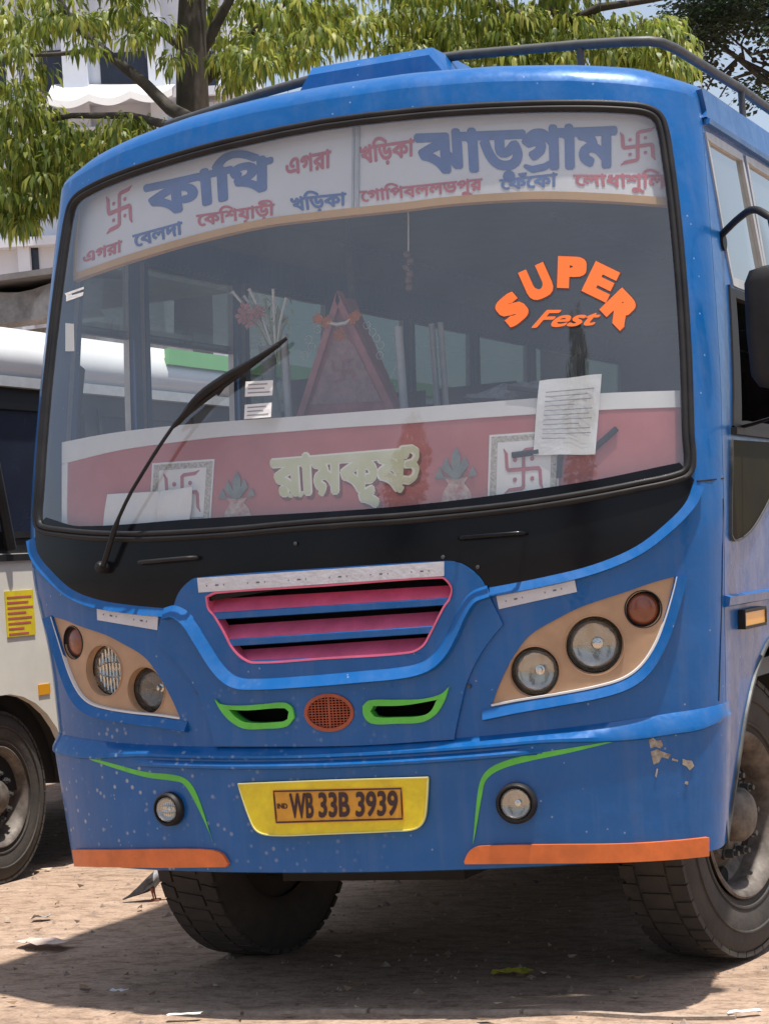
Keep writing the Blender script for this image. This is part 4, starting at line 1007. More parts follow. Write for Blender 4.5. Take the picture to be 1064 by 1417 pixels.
# --- mirror on its bent arm
ma = [(1.235, .735, 2.50), (1.27, .72, 2.525), (1.36, .62, 2.56), (1.44, .50, 2.56), (1.50, .45, 2.52), (1.515, .44, 2.42), (1.515, .44, 2.1)]
mir = MB().tube(smooth_loop(ma, closed=False, n=4), .013, 8).build('mirror_arm', MT['rubber'], bus, 60)
V_ = []; secs = [(-.2, .03), (-.19, .07), (-.15, .095), (0, .10), (.15, .095), (.19, .075), (.2, .03)]
mx0 = on_y(1033, 460, .47)[0]; mc = (mx0+.10, .46, 2.165)
for dz, wd in secs:
    for q in range(16):
        a = 2*math.pi*q/16; V_.append((mc[0]+wd*math.copysign(abs(math.cos(a))**.6, math.cos(a)), mc[1]+.045*math.sin(a)*(wd/.1)**.5, mc[2]+dz))
MB().add(V_, [(j*16+k, j*16+(k+1) % 16, j*16+16+(k+1) % 16, j*16+16+k) for j in range(6) for k in range(16)]+[tuple(range(16))[::-1], tuple(96+k for k in range(16))]).build('mirror_shell', MT['rubber'], mir, 50)
MB().box((mc[0], mc[1]+.047, mc[2]), (.16, .004, .33)).build('mirror_glass', MT['chrome'], mir)
MB().tube([(1.225, .735, 2.50), (1.275, .735, 2.50)], .03, 12).build('mirror_clamp', MT['rubber'], mir, 50)
MB().tube([(1.205, .80, 1.86), (1.35, .62, 1.865), (1.515, .44, 1.88), (1.515, .44, 2.1)], .007, 6).build('mirror_stay', MT['rubber'], mir, 60)

# ================================================================== things kept inside the windscreen
def local(o): return np.array(o.location)
def tri_prism(mb, a, b, c, y0, y1, root):
    r = local(root); P = [np.array(p)-r for p in (a, b, c)]
    f = [np.array([p[0], y0-r[1], p[2]]) for p in P]; k = [np.array([p[0], y1-r[1], p[2]]) for p in P]
    return mb.add(f+k, [(0, 1, 2), (5, 4, 3), (0, 3, 4, 1), (1, 4, 5, 2), (2, 5, 3, 0)])
SY = .58
ap, bl_, br_ = (on_y(u, v, SY) for u, v in ((466, 402), (404, 585), (552, 578)))
bl_[2] = br_[2] = zs
shr = thing('shrine', 'maroon triangular wooden shrine with white lace edges and marigolds on the dashboard', 'shrine', ((bl_[0]+br_[0])/2, SY, zs))
tri_prism(MB(), ap*[1, 1, 1]-[0, 0, .02], bl_+[.03, 0, 0], br_-[.03, 0, 0], SY+.02, SY+.16, shr).build('shrine_body', MT['shrine'], shr)
o3 = local(shr)
for a, b in ((bl_, ap), (br_, ap), (bl_, br_)):
    d = (b-a)/np.linalg.norm(b-a); nn = np.array([-d[2], 0, d[0]])*.026
    if b is br_: nn = np.array([0, 0, .03]); 
    c0 = (bl_+br_+ap)/3
    if nn@(c0-a) < 0: nn = -nn
    q = [a, b, b+nn*.9-(d*.03 if b is ap else 0), a+nn]
    V_ = [p-o3-[0, 0, 0] for p in q]+[p-o3+[0, .05, 0] for p in q]
    MB().add(V_, [(0, 1, 2, 3), (7, 6, 5, 4), (0, 4, 5, 1), (1, 5, 6, 2), (2, 6, 7, 3), (3, 7, 4, 0)]).build('gable_board', MT['shrine'], shr)
def on_plane_px(px, y, o): return [on_y(u, v, y)-o for u, v in px]
# inner arch panel and carved emblem
ip = on_plane_px([(430, 560), (462, 470), (474, 462), (490, 478), (528, 555)], SY+.018, o3)
MB().add(ip+[p+[0, .004, 0] for p in ip], [(0, 1, 2, 3, 4), (0, 5, 6, 1), (1, 6, 7, 2), (2, 7, 8, 3), (3, 8, 9, 4)]).build('inner_panel', mat('shrine_grey', (.42, .24, .24), .6, var=.4, vscale=30), shr)
PT = fill_union(swastik_loops(.2, False)); used = PT[0]
V_ = [on_y(474+p[0]*15, 512-p[1]*15, SY+.012)-o3 for p in used]; MB().add(V_, PT[1]).build('carved_emblem', MT['shrine'], shr)
for side_ in (0, 1):
    base_px = [(428, 470), (422, 492), (440, 456)] if side_ == 0 else [(508, 450), (521, 468), (526, 492)]
    for (u, v) in base_px + ([(432, 480), (446, 446)] if side_ == 0 else [(516, 460), (527, 478)]):
        c_ = on_y(u, v, SY+.02)-o3; MB().lathe([(0, .013), (.003, .015), (.005, .013), (.003, .012), (0, .013)], 14, c_, (0, -1, 0)).build('lace_scallop', MT['lace'], shr, 60)
for u, v, r in ((440, 441, .018), (453, 446, .02), (487, 441, .018), (493, 436, .014), (470, 463, .022)):
    c_ = on_y(u, v, SY-.02)-o3; mb = MB()
    for k in range(14):
        a = 2.4*k; rr = r*math.sqrt((k+.5)/14); p = c_+np.array([rr*math.cos(a), -.006*(1-k/14), rr*math.sin(a)])
        mb.add([p+[-.007, 0, 0], p+[0, -.006, .008], p+[.007, 0, 0], p+[0, .006, -.008]], [(0, 1, 2), (0, 2, 3), (0, 3, 1)])
    mb.build('marigold', MT['marigold'], shr)
MB().tube(on_plane_px([(452, 446), (466, 449), (478, 447), (486, 441)], SY-.02, o3), [.006, .007, .007, .005], 6).build('garland', MT['lace'], shr)

fl = on_y(378, 585, .60); fl[2] = zs
vase = thing('flower_vase', 'vase of dried grasses and a pink bloom beside the maroon shrine', 'flowers', fl); o3 = local(vase)
top_ = on_y(382, 478, .60)-o3
MB().lathe([(0, .03), (.04, .035), (top_[2]*.55, .022), (top_[2]*.9, .03), (top_[2], .036)], 14, (0, 0, 0), (0, 0, 1)).build('vase', MT['pot'], vase, 50)
for u, v in ((322, 402), (345, 398), (338, 408), (378, 398), (396, 410), (352, 420), (366, 412), (385, 425), (334, 430), (398, 440)):
    e = on_y(u, v, .60+random.uniform(-.03, .03))-o3; m_ = top_*.9+(e-top_*.9)*.5+np.array([0, 0, .02])
    MB().tube([top_*.85, m_, e+[0, 0, -.004], e+np.array([(e-m_)[0]*.2, 0, -.01])], [.004, .005, .006, .001], 6).build('dry_stem', MT['lace'] if v < 412 else MT['leafy'], vase)
for u, v in ((340, 428), (352, 436), (345, 445), (360, 432), (336, 438)):
    c_ = on_y(u, v, .57)-o3
    for k in range(5):
        a = k*1.256+u; q = [c_, c_+np.array([.02*math.cos(a+.5), -.012, .02*math.sin(a+.5)]), c_+np.array([.032*math.cos(a), -.006, .032*math.sin(a)]), c_+np.array([.02*math.cos(a-.5), -.012, .02*math.sin(a-.5)])]
        MB().add(q, [(0, 1, 2, 3)]).build('petal', MT['petal'], vase)
for k in range(26):
    u, v = random.uniform(365, 405), random.uniform(420, 480); c_ = on_y(u, v, .58+random.uniform(0, .05))-o3; a = random.uniform(0, 6.28); L_ = random.uniform(.03, .06)
    MB().add([c_, c_+np.array([L_*.5*math.cos(a)+.008, -.006, L_*.5*math.sin(a)]), c_+np.array([L_*math.cos(a), 0, L_*math.sin(a)]), c_+np.array([L_*.5*math.cos(a)-.008, .003, L_*.5*math.sin(a)+.01])], [(0, 1, 2, 3)]).build('leaf', MT['leafy'], vase)

hg = on_y(565, 300, .50)
orn = thing('hanging_charm', 'brown strung charm hanging on a cord behind the windscreen', 'charm', (hg[0], .5, hg[2])); o3 = local(orn)
MB().tube([(0, 0, .1), (0, 0, 0)]+[tuple(p) for p in on_plane_px([(565, 320), (565, 400)], .5, o3)], .003, 6).build('cord', MT['lace'], orn)
for k, v in enumerate((352, 361, 370, 379, 388, 398)):
    c_ = on_y(565+(-2, 3, -3, 2, 0, 1)[k], v, .5)-o3; MB().lathe([(-.014, .001), (-.01, .010), (0, .014), (.01, .010), (.014, .001)], 10, c_, (.5, .2, (-.6, .5)[k % 2])).build('bead', mat('charm_brown', (.16, .09, .07), .6, var=.5, vscale=40), orn, 60)

def sheet(name, px, y_off, label, cat, nx=10, ny=10, m=None, crease=0, bend=.006):
    """a paper leaf standing between glass and board: pixel quad on the surface offset, with soft folds"""
    a, b, c_, d = (np.array(p, float) for p in px); G = []
    for j in range(ny):
        for i in range(nx):
            u, v = i/(nx-1), j/(ny-1); G.append((a+(b-a)*u)*(1-v)+(d+(c_-d)*u)*v)
    q = fs(np.array(G), y_off)
    offs = np.array([y_off+bend*math.sin(3*i/(nx-1)*math.pi+j*.4)*.4+bend*math.sin(j/(ny-1)*5+i*.2)*.4-(crease*abs(i/(nx-1)-.55)) for j in range(ny) for i in range(nx)])
    W = S(q[:, 0], q[:, 1], offs); r = W.mean(0); r[2] = W[:, 2].min()
    t = thing(name, label, cat, r)
    F = [(j*nx+i, j*nx+i+1, (j+1)*nx+i+1, (j+1)*nx+i) for j in range(ny-1) for i in range(nx-1)]
    n0 = len(W); Wb = W+np.array([0, .0012, 0])
    link('leaf_of_paper', list(W-r)+list(Wb-r), F+[tuple(x+n0 for x in f[::-1]) for f in F], m or MT['paper'], t, smooth=60)
    return t, r, (a, b, c_, d)
t, r, (a, b, c_, d) = sheet('paper_notice', [(746, 527), (832, 518), (823, 629), (737, 629)], -.022, 'creased white notice with faint printed lines propped behind the windscreen', 'paper', bend=.01)
for k in range(11):
    v0 = .16+k*.062; u1 = (.9, .8, .86, .6, .9, .85, .9, .7, .88, .9, .5)[k]
    m_ = lambda u, v: (a+(b-a)*u)*(1-v)+(d+(c_-d)*u)*v
    q = fs([m_(.12, v0), m_(u1, v0), m_(u1, v0+.012), m_(.12, v0+.012)], -.012); MB().add(S(q[:, 0], q[:, 1], -.0115)-r, [(0, 1, 2, 3)]).build('print_line', MT['ink'], t)
sheet('folded_papers', [(149, 684), (221, 680), (217, 736), (141, 742)], -.026, 'left half of an open white folder standing behind the windscreen by the wiper', 'paper', bend=.003)
sheet('folded_papers', [(222, 680), (267, 674), (260, 731), (216, 737)], -.018, 'crumpled right half of an open white folder standing behind the windscreen', 'paper', bend=.008)
# clip of black sticks behind the notice
st0 = S(*fs([(775, 640)], -.034)[0], -.034)
stk = thing('black_stick_holder', 'black crossed plastic sticks holding the creased notice against the windscreen', 'holder', st0)
for p, q in (((708, 630), (745, 625)), ((820, 622), (853, 593)), ((776, 612), (773, 661)), ((702, 536), (748, 541))):
    a2, b2 = (S(*fs([x], -.033)[0], -.033)-st0 for x in (p, q)); MB().tube([a2, (a2+b2)/2, b2], .010, 6).build('stick', MT['rubber'], stk)
# bead garland heap
bd0 = S(*fs([(758, 690)], -.03)[0], -.03)
bh = thing('bead_heap', 'heap of black and white shells lying at the foot of the windscreen', 'beads', bd0)
for k in range(70):
    u = random.gauss(760, 20); u = min(max(u, 718), 802); h = max(0, 1-((u-760)/44)**2)*13; v = 697-(u-720)*.14-random.random()*h
    p = S(*fs([(u, v)], -.03)[0], -.03+random.uniform(-.012, .012))-bd0; a = np.array([random.uniform(-1, 1) for _ in range(3)]); a /= np.linalg.norm(a)
    MB().lathe([(-.011, .001), (-.005, .006), (.004, .006), (.011, .001)], 5, p, a).build('shell', (MT['rubber'], MT['lace'], MT['pot'])[k % 3], bh)
# rag bundle and box on the dashboard
rg = on_y(715, 548, .55); rg[2] = zs
rag = thing('rag_bundle', 'grey crumpled rag lying on the dashboard behind the notice', 'rag', rg)
V_ = []
for j in range(7):
    for i in range(14):
        a = 2*math.pi*i/14; rr = (.11*math.sin(math.pi*(j+.6)/7.5))*(1+.25*math.sin(3*a+j)+.15*math.sin(7*a)); V_.append((rr*1.5*math.cos(a), rr*math.sin(a), .012*j+.012*math.sin(4*a+j*2)))
MB().add(V_, [(j*14+i, j*14+(i+1) % 14, j*14+14+(i+1) % 14, j*14+14+i) for j in range(6) for i in range(14)]+[tuple(84+i for i in range(14))]).build('rag_fold', mat('rag_grey', (.24, .24, .25), .9, var=.5, vscale=30), rag, 70)
# lime and chilli charm below the mirror
lc = np.array([1.50, .44, 1.93])
lem = thing('lime_chilli_charm', 'dried lime and chilli charm tied under the black mirror', 'charm', lc)
MB().tube([(0, 0, .10), (.004, 0, -.02), (0, 0, -.10)], .003, 6).build('string', MT['sign_trim'], lem); MB().tube([(.03, 0, .12), (.01, .0, -.02), (.0, 0, -.10)], .0025, 6).build('string', MT['sign_trim'], lem)
for k in range(7):
    a = k*.9; MB().tube([(0, 0, -.09), (.02*math.cos(a), .015*math.sin(a), -.11), (.035*math.cos(a), .03*math.sin(a), -.145-.01*(k % 3))], [.006, .008, .001], 6).build('chilli', mat('dried_chilli', (.22, .07, .04), .5) if k % 2 else MT['dash'], lem, 60)
MB().lathe([(-.022, .001), (-.016, .015), (0, .021), (.016, .015), (.022, .001)], 12, (0, 0, -.085), (0, 0, 1)).build('lime', mat('dried_lime', (.25, .13, .07), .6, var=.4, vscale=40), lem, 60)

# ================================================================== white bus parked alongside
NX, NY = -3.14, 2.85
nb = thing('bus', 'white and cream bus with yellow notice on its flank parked alongside the blue bus', 'bus', (NX-1.1, 5, 0)); o3 = local(nb)
def wall_x(name, loops, m, x, t, parent=nb, o=o3):
    P, T = cdt([np.array(l, float) for l in loops], None)
    v, f = extrude_tris(P, T, lambda q: np.stack([np.full(len(q), x), q[:, 0], q[:, 1]], -1)-o, lambda q: np.stack([np.full(len(q), x-t), q[:, 0], q[:, 1]], -1)-o, True)
    return link(name, v, f, m, parent)
ar = [(NY+.60*math.cos(a), .44+.52*math.sin(a)) for a in np.linspace(math.pi, 0, 16)]
ar2 = [(y+4.2, z) for y, z in ar]
wall_x('lower_side', [[(1.55, .42)]+ar+ar2+[(10.2, .42), (10.2, 1.68), (1.55, 1.68)]], MT['cream'], NX, .04)
wins = [(1.75+k*1.12, 2.75+k*1.12) for k in range(7)]
wall_x('window_band', [[(1.55, 1.682), (10.2, 1.682), (10.2, 2.55), (1.55, 2.55)]]+[[(a, 1.76), (b, 1.76), (b, 2.47), (a, 2.47)] for a, b in wins], MT['rubber'], NX-.012, .05)
for a, b in wins:
    f_ = wall_x('window_frame', [[(a, 1.76), (b, 1.76), (b, 2.47), (a, 2.47)], [(a+.035, 1.795), (b-.035, 1.795), (b-.035, 2.435), (a+.035, 2.435)]], MT['rubber'], NX-.004, .03)
    wall_x('pane', [[(a+.03, 1.79), (b-.03, 1.79), (b-.03, 2.44), (a+.03, 2.44)]], MT['pane'], NX-.03, .006, f_, (0, 0, 0) if False else np.array((0, 0, 0.))+o3)
MB().tube([(NX+.02-o3[0], 2.98-o3[1], 1.70), (NX+.02-o3[0], 2.80-o3[1], 2.48)], .03, 8).build('door_pillar', MT['rubber'], nb)
wall_x('rain_ledge', [[(1.5, 2.55), (10.3, 2.55), (10.3, 2.605), (1.5, 2.605)]], MT['alu'], NX+.03, .08)
# white cantrail, bulging
V_ = []; cp = [(.0, 2.606), (.035, 2.64), (.04, 2.72), (.02, 2.80), (-.05, 2.86), (-.25, 2.92), (-1.1, 2.96), (-2.2, 2.86), (-2.24, 2.606)]
for y in (1.5, 4.6, 4.601, 7, 10.3):
    for dx, z in cp: V_.append((NX+dx-o3[0], y-o3[1], z))
k = len(cp)
link('roof', V_, [(j*k+i, j*k+i+1, (j+1)*k+i+1, (j+1)*k+i) for j in range(4) for i in range(k-1)], MT['busw'], nb, smooth=50)
wall_x('green_band', [[(4.75, 2.765), (10.2, 2.765), (10.2, 2.86), (4.75, 2.86)]], MT['busg'], NX+.055, .03)
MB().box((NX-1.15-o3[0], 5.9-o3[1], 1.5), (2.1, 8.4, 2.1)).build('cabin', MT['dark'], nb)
MB().box((NX-.9-o3[0], 5.9-o3[1], .62), (1.3, 8.2, .3)).build('underbody', MT['chassis'], nb)
V_ = [(NX-.03-.6*q-o3[0], NY+.60*math.cos(t)-o3[1], .44+.55*math.sin(t)) for q in (1, 0) for t in np.linspace(0, math.pi, 20)]
MB().add(V_, [(k, k+1, 21+k, 20+k) for k in range(19)]+[tuple(range(20))]).build('wheel_housing', MT['chassis'], nb, 60)
for yy in (NY, NY+4.2):
    t = wheel((NX-.17-o3[0], yy-o3[1], .44), 0, 1, R=.445, W=.24); t.parent = nb
ny0, ny1 = on_x(8, 848, NX)[1], on_x(47, 848, NX)[1]; nz0, nz1 = on_x(30, 880, NX)[2], on_x(30, 817, NX)[2]
ntc = wall_x('notice', [[(ny0, nz0), (ny1, nz0), (ny1, nz1), (ny0, nz1)]], MT['yellow'], NX+.006, .005)
for k in range(8):
    z = nz1-.02-(k+.3)*(nz1-nz0-.02)/8; e = (.92, .8, .95, .7, .9, .85, .6, .75)[k]
    wall_x('print_line', [[(ny0+.012, z-.009), (ny0+(ny1-ny0)*e, z-.009), (ny0+(ny1-ny0)*e, z), (ny0+.012, z)]], MT['sign_red'], NX+.0075, .001, ntc, o3)
for y in (2.35, 3.62, 4.7, 5.9): wall_x('panel_seam', [[(y, 1.02), (y+.012, 1.02), (y+.012, 1.66), (y, 1.66)]], MT['wall2'], NX+.003, .003)
wall_x('side_strip', [[(1.56, 1.64), (10.1, 1.64), (10.1, 1.675), (1.56, 1.675)]], MT['rubber'], NX+.012, .012)
wall_x('flank_marker', [[(NY+.33, .93), (NY+.44, .93), (NY+.44, .985), (NY+.33, .985)]], MT['reflector'], NX+.006, .006)

# ================================================================== pigeon
pg = on_z(214, 1246)
bird = thing('pigeon', 'grey pigeon with pale neck standing on the sunlit earth by the front tyre', 'pigeon', pg, YAW*-1+R_(0))
fdir = np.array([.96, .28, 0]); upv = np.array([0, 0, 1.]); sdir = np.cross(upv, fdir)
secs = [(-.155, .014, .004, .016), (-.115, .030, .009, .022), (-.075, .052, .022, .032), (-.03, .078, .036, .040), (.010, .102, .042, .041), (.040, .128, .035, .034), (.056, .152, .024, .023), (.066, .170, .020, .019), (.078, .186, .021, .019), (.092, .188, .014, .013), (.101, .182, .006, .005), (.118, .177, .002, .002)]
V_ = []; n = 12
for x, z, h, wd in secs:
    for k in range(n):
        a = 2*math.pi*k/n; V_.append(fdir*x+upv*(z+h*math.sin(a))+sdir*wd*math.cos(a))
fb = [(j*n+i, j*n+(i+1) % n, j*n+n+(i+1) % n, j*n+n+i) for j in range(len(secs)-1) for i in range(n)]+[tuple(range(n))[::-1]]
mm = [mat('pigeon_grey', (.055, .048, .048), .7, var=.5, vscale=60), mat('pigeon_pale', (.42, .42, .43), .7, var=.3, vscale=60), mat('pigeon_beak', (.04, .035, .03), .5)]
fm = [0 if j < 4 else (1 if j < 9 else 2) for j in range(len(secs)-1) for i in range(n)]+[0]
link('body', V_, fb, None, bird, smooth=60, mats=mm, fmat=fm)
for sg in (-1, 1):
    V_ = [fdir*x+upv*z+sdir*sg*y for x, y, z in ((.03, .036, .118), (.012, .046, .078), (-.05, .044, .044), (-.135, .020, .022), (-.09, .028, .060), (-.02, .038, .112))]
    link('wing', V_, [(0, 1, 2), (0, 2, 5), (5, 2, 4), (4, 2, 3)], mm[0], bird)
    p = sdir*sg*.02
    MB().tube([p+upv*.065-fdir*.006, p+upv*.035-fdir*.002, p+upv*.003+fdir*.004], [.010, .005, .004], 6).tube([p+upv*.004-fdir*.02, p+upv*.004+fdir*.03], .003, 5).tube([p+upv*.004, p+upv*.004+fdir*.025+sdir*.012], .003, 5).tube([p+upv*.004, p+upv*.004+fdir*.025-sdir*.012], .003, 5).build('leg', mat('pigeon_leg', (.30, .10, .07), .6), bird)
    MB().lathe([(-.003, .001), (0, .003), (.003, .001)], 8, fdir*.084+upv*.190+sdir*sg*.0165, sdir).build('eye', mm[2], bird)
bird.rotation_euler = (0, 0, 0); bird.scale = (.95, .95, .95)

# ================================================================== litter
def litter(name, u, v, L_, W_, m, label, cat, seed, tilt=.3, rz=None):
    c = on_z(u, v); r = random.Random(seed); o = thing(name, label, cat, c, rz if rz is not None else r.uniform(0, 6.28)); V = []
    nx_, ny_ = 6, 4
    for j in range(ny_):
        for i in range(nx_):
            x, y = (i/(nx_-1)-.5), (j/(ny_-1)-.5)
            V.append((x*L_*(1+.15*r.uniform(-1, 1)), y*W_*(1+.25*r.uniform(-1, 1)), .010+abs(tilt*L_*.12*math.sin(i*1.9+seed)+tilt*W_*.2*r.uniform(0, 1))))
    F = [(j*nx_+i, j*nx_+i+1, (j+1)*nx_+i+1, (j+1)*nx_+i) for j in range(ny_-1) for i in range(nx_-1)]
    k = len(V); V += [(x, y, z+.0015) for x, y, z in V]
    o2 = link('sheet', V, [f[::-1] for f in F]+[tuple(q+k for q in f) for f in F], m, o); return o
litter('wrapper', 708, 1353, .135, .06, mat('wrapper_yellow', (.75, .62, .05), .35, var=.5, vscale=30, col2=(.22, .24, .05)), 'crumpled yellow wrapper on the shaded earth under the bumper', 'wrapper', 3, 1.2, rz=.2)
litter('paper_scrap', 62, 1308, .26, .12, mat('scrap_pink', (.58, .46, .40), .8, var=.3, vscale=20), 'torn pinkish paper lying flat on the sunlit earth at the shadow edge', 'paper', 4, .3, rz=-.3)
litter('paper_scrap', 58, 1274, .085, .05, mat('scrap_dark', (.10, .10, .10), .7, var=.6, vscale=30, col2=(.5, .5, .5)), 'small dark curled scrap on the sunlit earth', 'paper', 5, 1.2, rz=.4)
litter('paper_scrap', 1030, 1404, .10, .035, MT['paper'], 'small white scrap of paper on the earth beside the tyre', 'paper', 6, .15, rz=.4)
litter('paper_scrap', 165, 1375, .06, .03, MT['paper'], 'tiny white paper chip in the shadow', 'paper', 8, .6, rz=.1)
litter('paper_scrap', 255, 1408, .11, .035, MT['lace'], 'long pale strip of paper at the front edge of the shadow', 'paper', 9, .15, rz=.35)
# dry leaves and stones: nobody could count them
LV, LF, LM = [], [], []
rr = random.Random(11)
def leafbit(x, y, L_, mi):
    a = rr.uniform(0, 6.28); c, s = math.cos(a), math.sin(a); z = gh(x, y) if -7 < x < 5 and -1.2 < y < 7 else 0
    k = len(LV); h = rr.uniform(.002, .014)
    for dx, dy, dz in ((-.5, 0, h), (-.1, .22, 0), (.5, 0, h*1.4), (-.1, -.22, h*.3)): LV.append((x+L_*(c*dx-s*dy), y+L_*(s*dx+c*dy), z+.003+dz))
    LF.extend([(k, k+1, k+2), (k, k+2, k+3)]); LM.extend([mi, mi])
for _ in range(520):
    x, y = rr.uniform(-6, 2.5), rr.uniform(-.6, 6.5); leafbit(x, y, rr.uniform(.015, .055)*(1 if rr.random() < .85 else 1.6), rr.choice((0, 0, 0, 1, 2, 2)))
tag(link('dry_leaves', LV, LF, None, None, mats=[mat('dead_leaf', (.22, .13, .07), .8), mat('pale_leaf', (.46, .36, .27), .8), mat('dark_leaf', (.09, .06, .04), .8)], fmat=LM), 'dry leaves and scraps scattered over the earth', 'leaves', kind='stuff')
PV, PF = [], []
for _ in range(2200):
    x, y = rr.uniform(-6, 2.8), rr.uniform(-.7, 6); r = rr.uniform(.004, .012)*(1 if rr.random() < .9 else 2.2); z = gh(x, y); k = len(PV)
    a = rr.uniform(0, 6.28)
    for q in range(4): PV.append((x+r*rr.uniform(.7, 1.3)*math.cos(a+q*1.57), y+r*rr.uniform(.7, 1.3)*math.sin(a+q*1.57), z-.007))
    PV.append((x, y, z+r*rr.uniform(.5, .9)-.005)); PF.extend([(k+q, k+(q+1) % 4, k+4) for q in range(4)])
tag(link('gravel', PV, PF, mat('grit', (.36, .27, .21), .9, var=.5, vscale=14, col2=(.16, .12, .10))), 'small stones strewn over the earth', 'gravel', kind='stuff')
# kerb line flush with the earth along the foot of the picture
k0, k1 = on_z(188, 1396), on_z(720, 1403); kd = (k1-k0)/np.linalg.norm(k1-k0); kn = np.array([-kd[1], kd[0], 0]); kl = np.linalg.norm(k1-k0)
kerb = None
for a, b in ((0, .29), (.30, .62), (.63, 1.0), (1.01, 1.5)):
    q = []
    for t in np.linspace(a*kl, b*kl, 8): q += [k0+kd*t-kn*.012+[0, 0, -.03], k0+kd*t-kn*.012+[0, 0, gh(*(k0+kd*t)[:2])+.006], k0+kd*t+kn*.012+[0, 0, gh(*(k0+kd*t)[:2])+.007], k0+kd*t+kn*.012+[0, 0, -.03]]
    o = link('kerb' if kerb is None else 'kerb_stone', q, [(i*4+k, i*4+k+1, i*4+k+5, i*4+k+4) for i in range(7) for k in range(3)]+[(0, 1, 2, 3), (31, 30, 29, 28)], mat('kerb_concrete', (.42, .33, .26), .85, var=.4, vscale=18, bump=.3), kerb)
    if kerb is None: kerb = tag(o, kind='structure')

# ================================================================== background buildings
bd = thing('building', 'white plastered two-storey building with dark windows behind the trees', 'building', on_y(120, 820, 30)*[1, 1, 0]); o3 = local(bd)
BY = R_(23); bd.rotation_euler = (0, 0, BY)
def bpx(u, v): # pixel on the facade plane (facade normal faces the camera line)
    nrm_ = np.array([math.sin(BY), -math.cos(BY), 0]); d = ray(u, v); t = ((o3-CAM)@nrm_)/(d@nrm_); p = CAM+d*t-o3
    return p[0]*math.cos(BY)+p[1]*math.sin(BY), p[2]
def fac(name, m, u0, u1, v0, v1, dep, thick, parent=bd):
    vm = min(max((v0+v1)/2, 60), 260); um = (u0+u1)/2; a, b = bpx(u0, vm), bpx(u1, vm); z0, z1 = bpx(um, v1)[1], bpx(um, v0)[1]; return MB().box(((a[0]+b[0])/2, -dep+thick/2, (z0+z1)/2), (abs(b[0]-a[0]), thick, abs(z1-z0))).build(name, m, parent)
a, b = bpx(-500, 0), bpx(330, 0)
MB().box(((a[0]+b[0])/2, 4.5, 8), (b[0]-a[0], 9, 16)).build('wall', MT['wall'], bd)
for (u0, u1, v0, v1) in ((140, 214, 72, 137), (-10, 28, 25, 150), (55, 98, 70, 132), (250, 300, 72, 137), (-120, -60, 40, 150), (38, 48, 250, 440), (140, 214, 230, 330), (250, 300, 230, 330), (140, 214, -120, -50), (55, 98, -120, -50), (250, 300, -120, -50)):
    f_ = fac('window', MT['pane'], u0, u1, v0, v1, .03, .05)
    fac('window_frame', MT['wall2'], u0-3, u1+3, v1, v1+5, .2, .25)
for (u0, u1) in ((100, 134), (218, 240), (22, 38)): fac('pilaster', MT['wall'], u0, u1, -300, 820, .25, .3)
for v in (150, 195, -30, 340): fac('floor_band', MT['wall'], -480, 328, v, v+12, .35, .4)
# cloth awning with a scalloped edge
mb = MB(); V_ = []; N = 40
for i in range(N):
    t = i/(N-1); x0, z0 = bpx(75+t*170, 138); zb = bpx(0, 163+8*abs(math.sin(t*math.pi*3.0)))[1]
    V_ += [(x0, -.05, z0+.3), (x0, -.9, zb+.15), (x0, -.92, zb)]
mb.add(V_, [(i*3+k, i*3+k+1, i*3+k+4, i*3+k+3) for i in range(N-1) for k in range(2)]).build('awning', MT['busw'], bd, 30)
# tin shed behind the white bus
sh = on_y(0, 455, 9.0)
shed = thing('shed', 'grey weathered shed with rough parapet behind the white bus', 'shed', (sh[0], 9.0, 0)); o3 = local(shed)
zt, zb = on_y(0, 402, 9)[2], on_y(0, 460, 9)[2]
MB().box((-1.6, .9, (zb)/2), (5.0, 1.7, zb)).build('shed_wall', MT['wall2'], shed)
mb = MB(); V_ = []; N = 40
for i in range(N):
    x = -4.2+5.4*i/(N-1); V_ += [(x, -.3, zb-.02), (x, -.34, zb+.02), (x, -.30+.05*math.sin(i*2.1), (zb+zt)/2+.02*math.sin(i*1.3)), (x, -.26, zt-.05+.03*math.sin(i*.9)), (x, 1.9, zt+.12)]
mb.add(V_, [(i*5+k, i*5+k+1, i*5+k+6, i*5+k+5) for i in range(N-1) for k in range(4)]).build('parapet', MT['wall2'], shed, 30)
MB().box((-1.5, .7, zt+.03), (5.6, 2.3, .05)).build('roof_sheet', MT['tin'], shed)

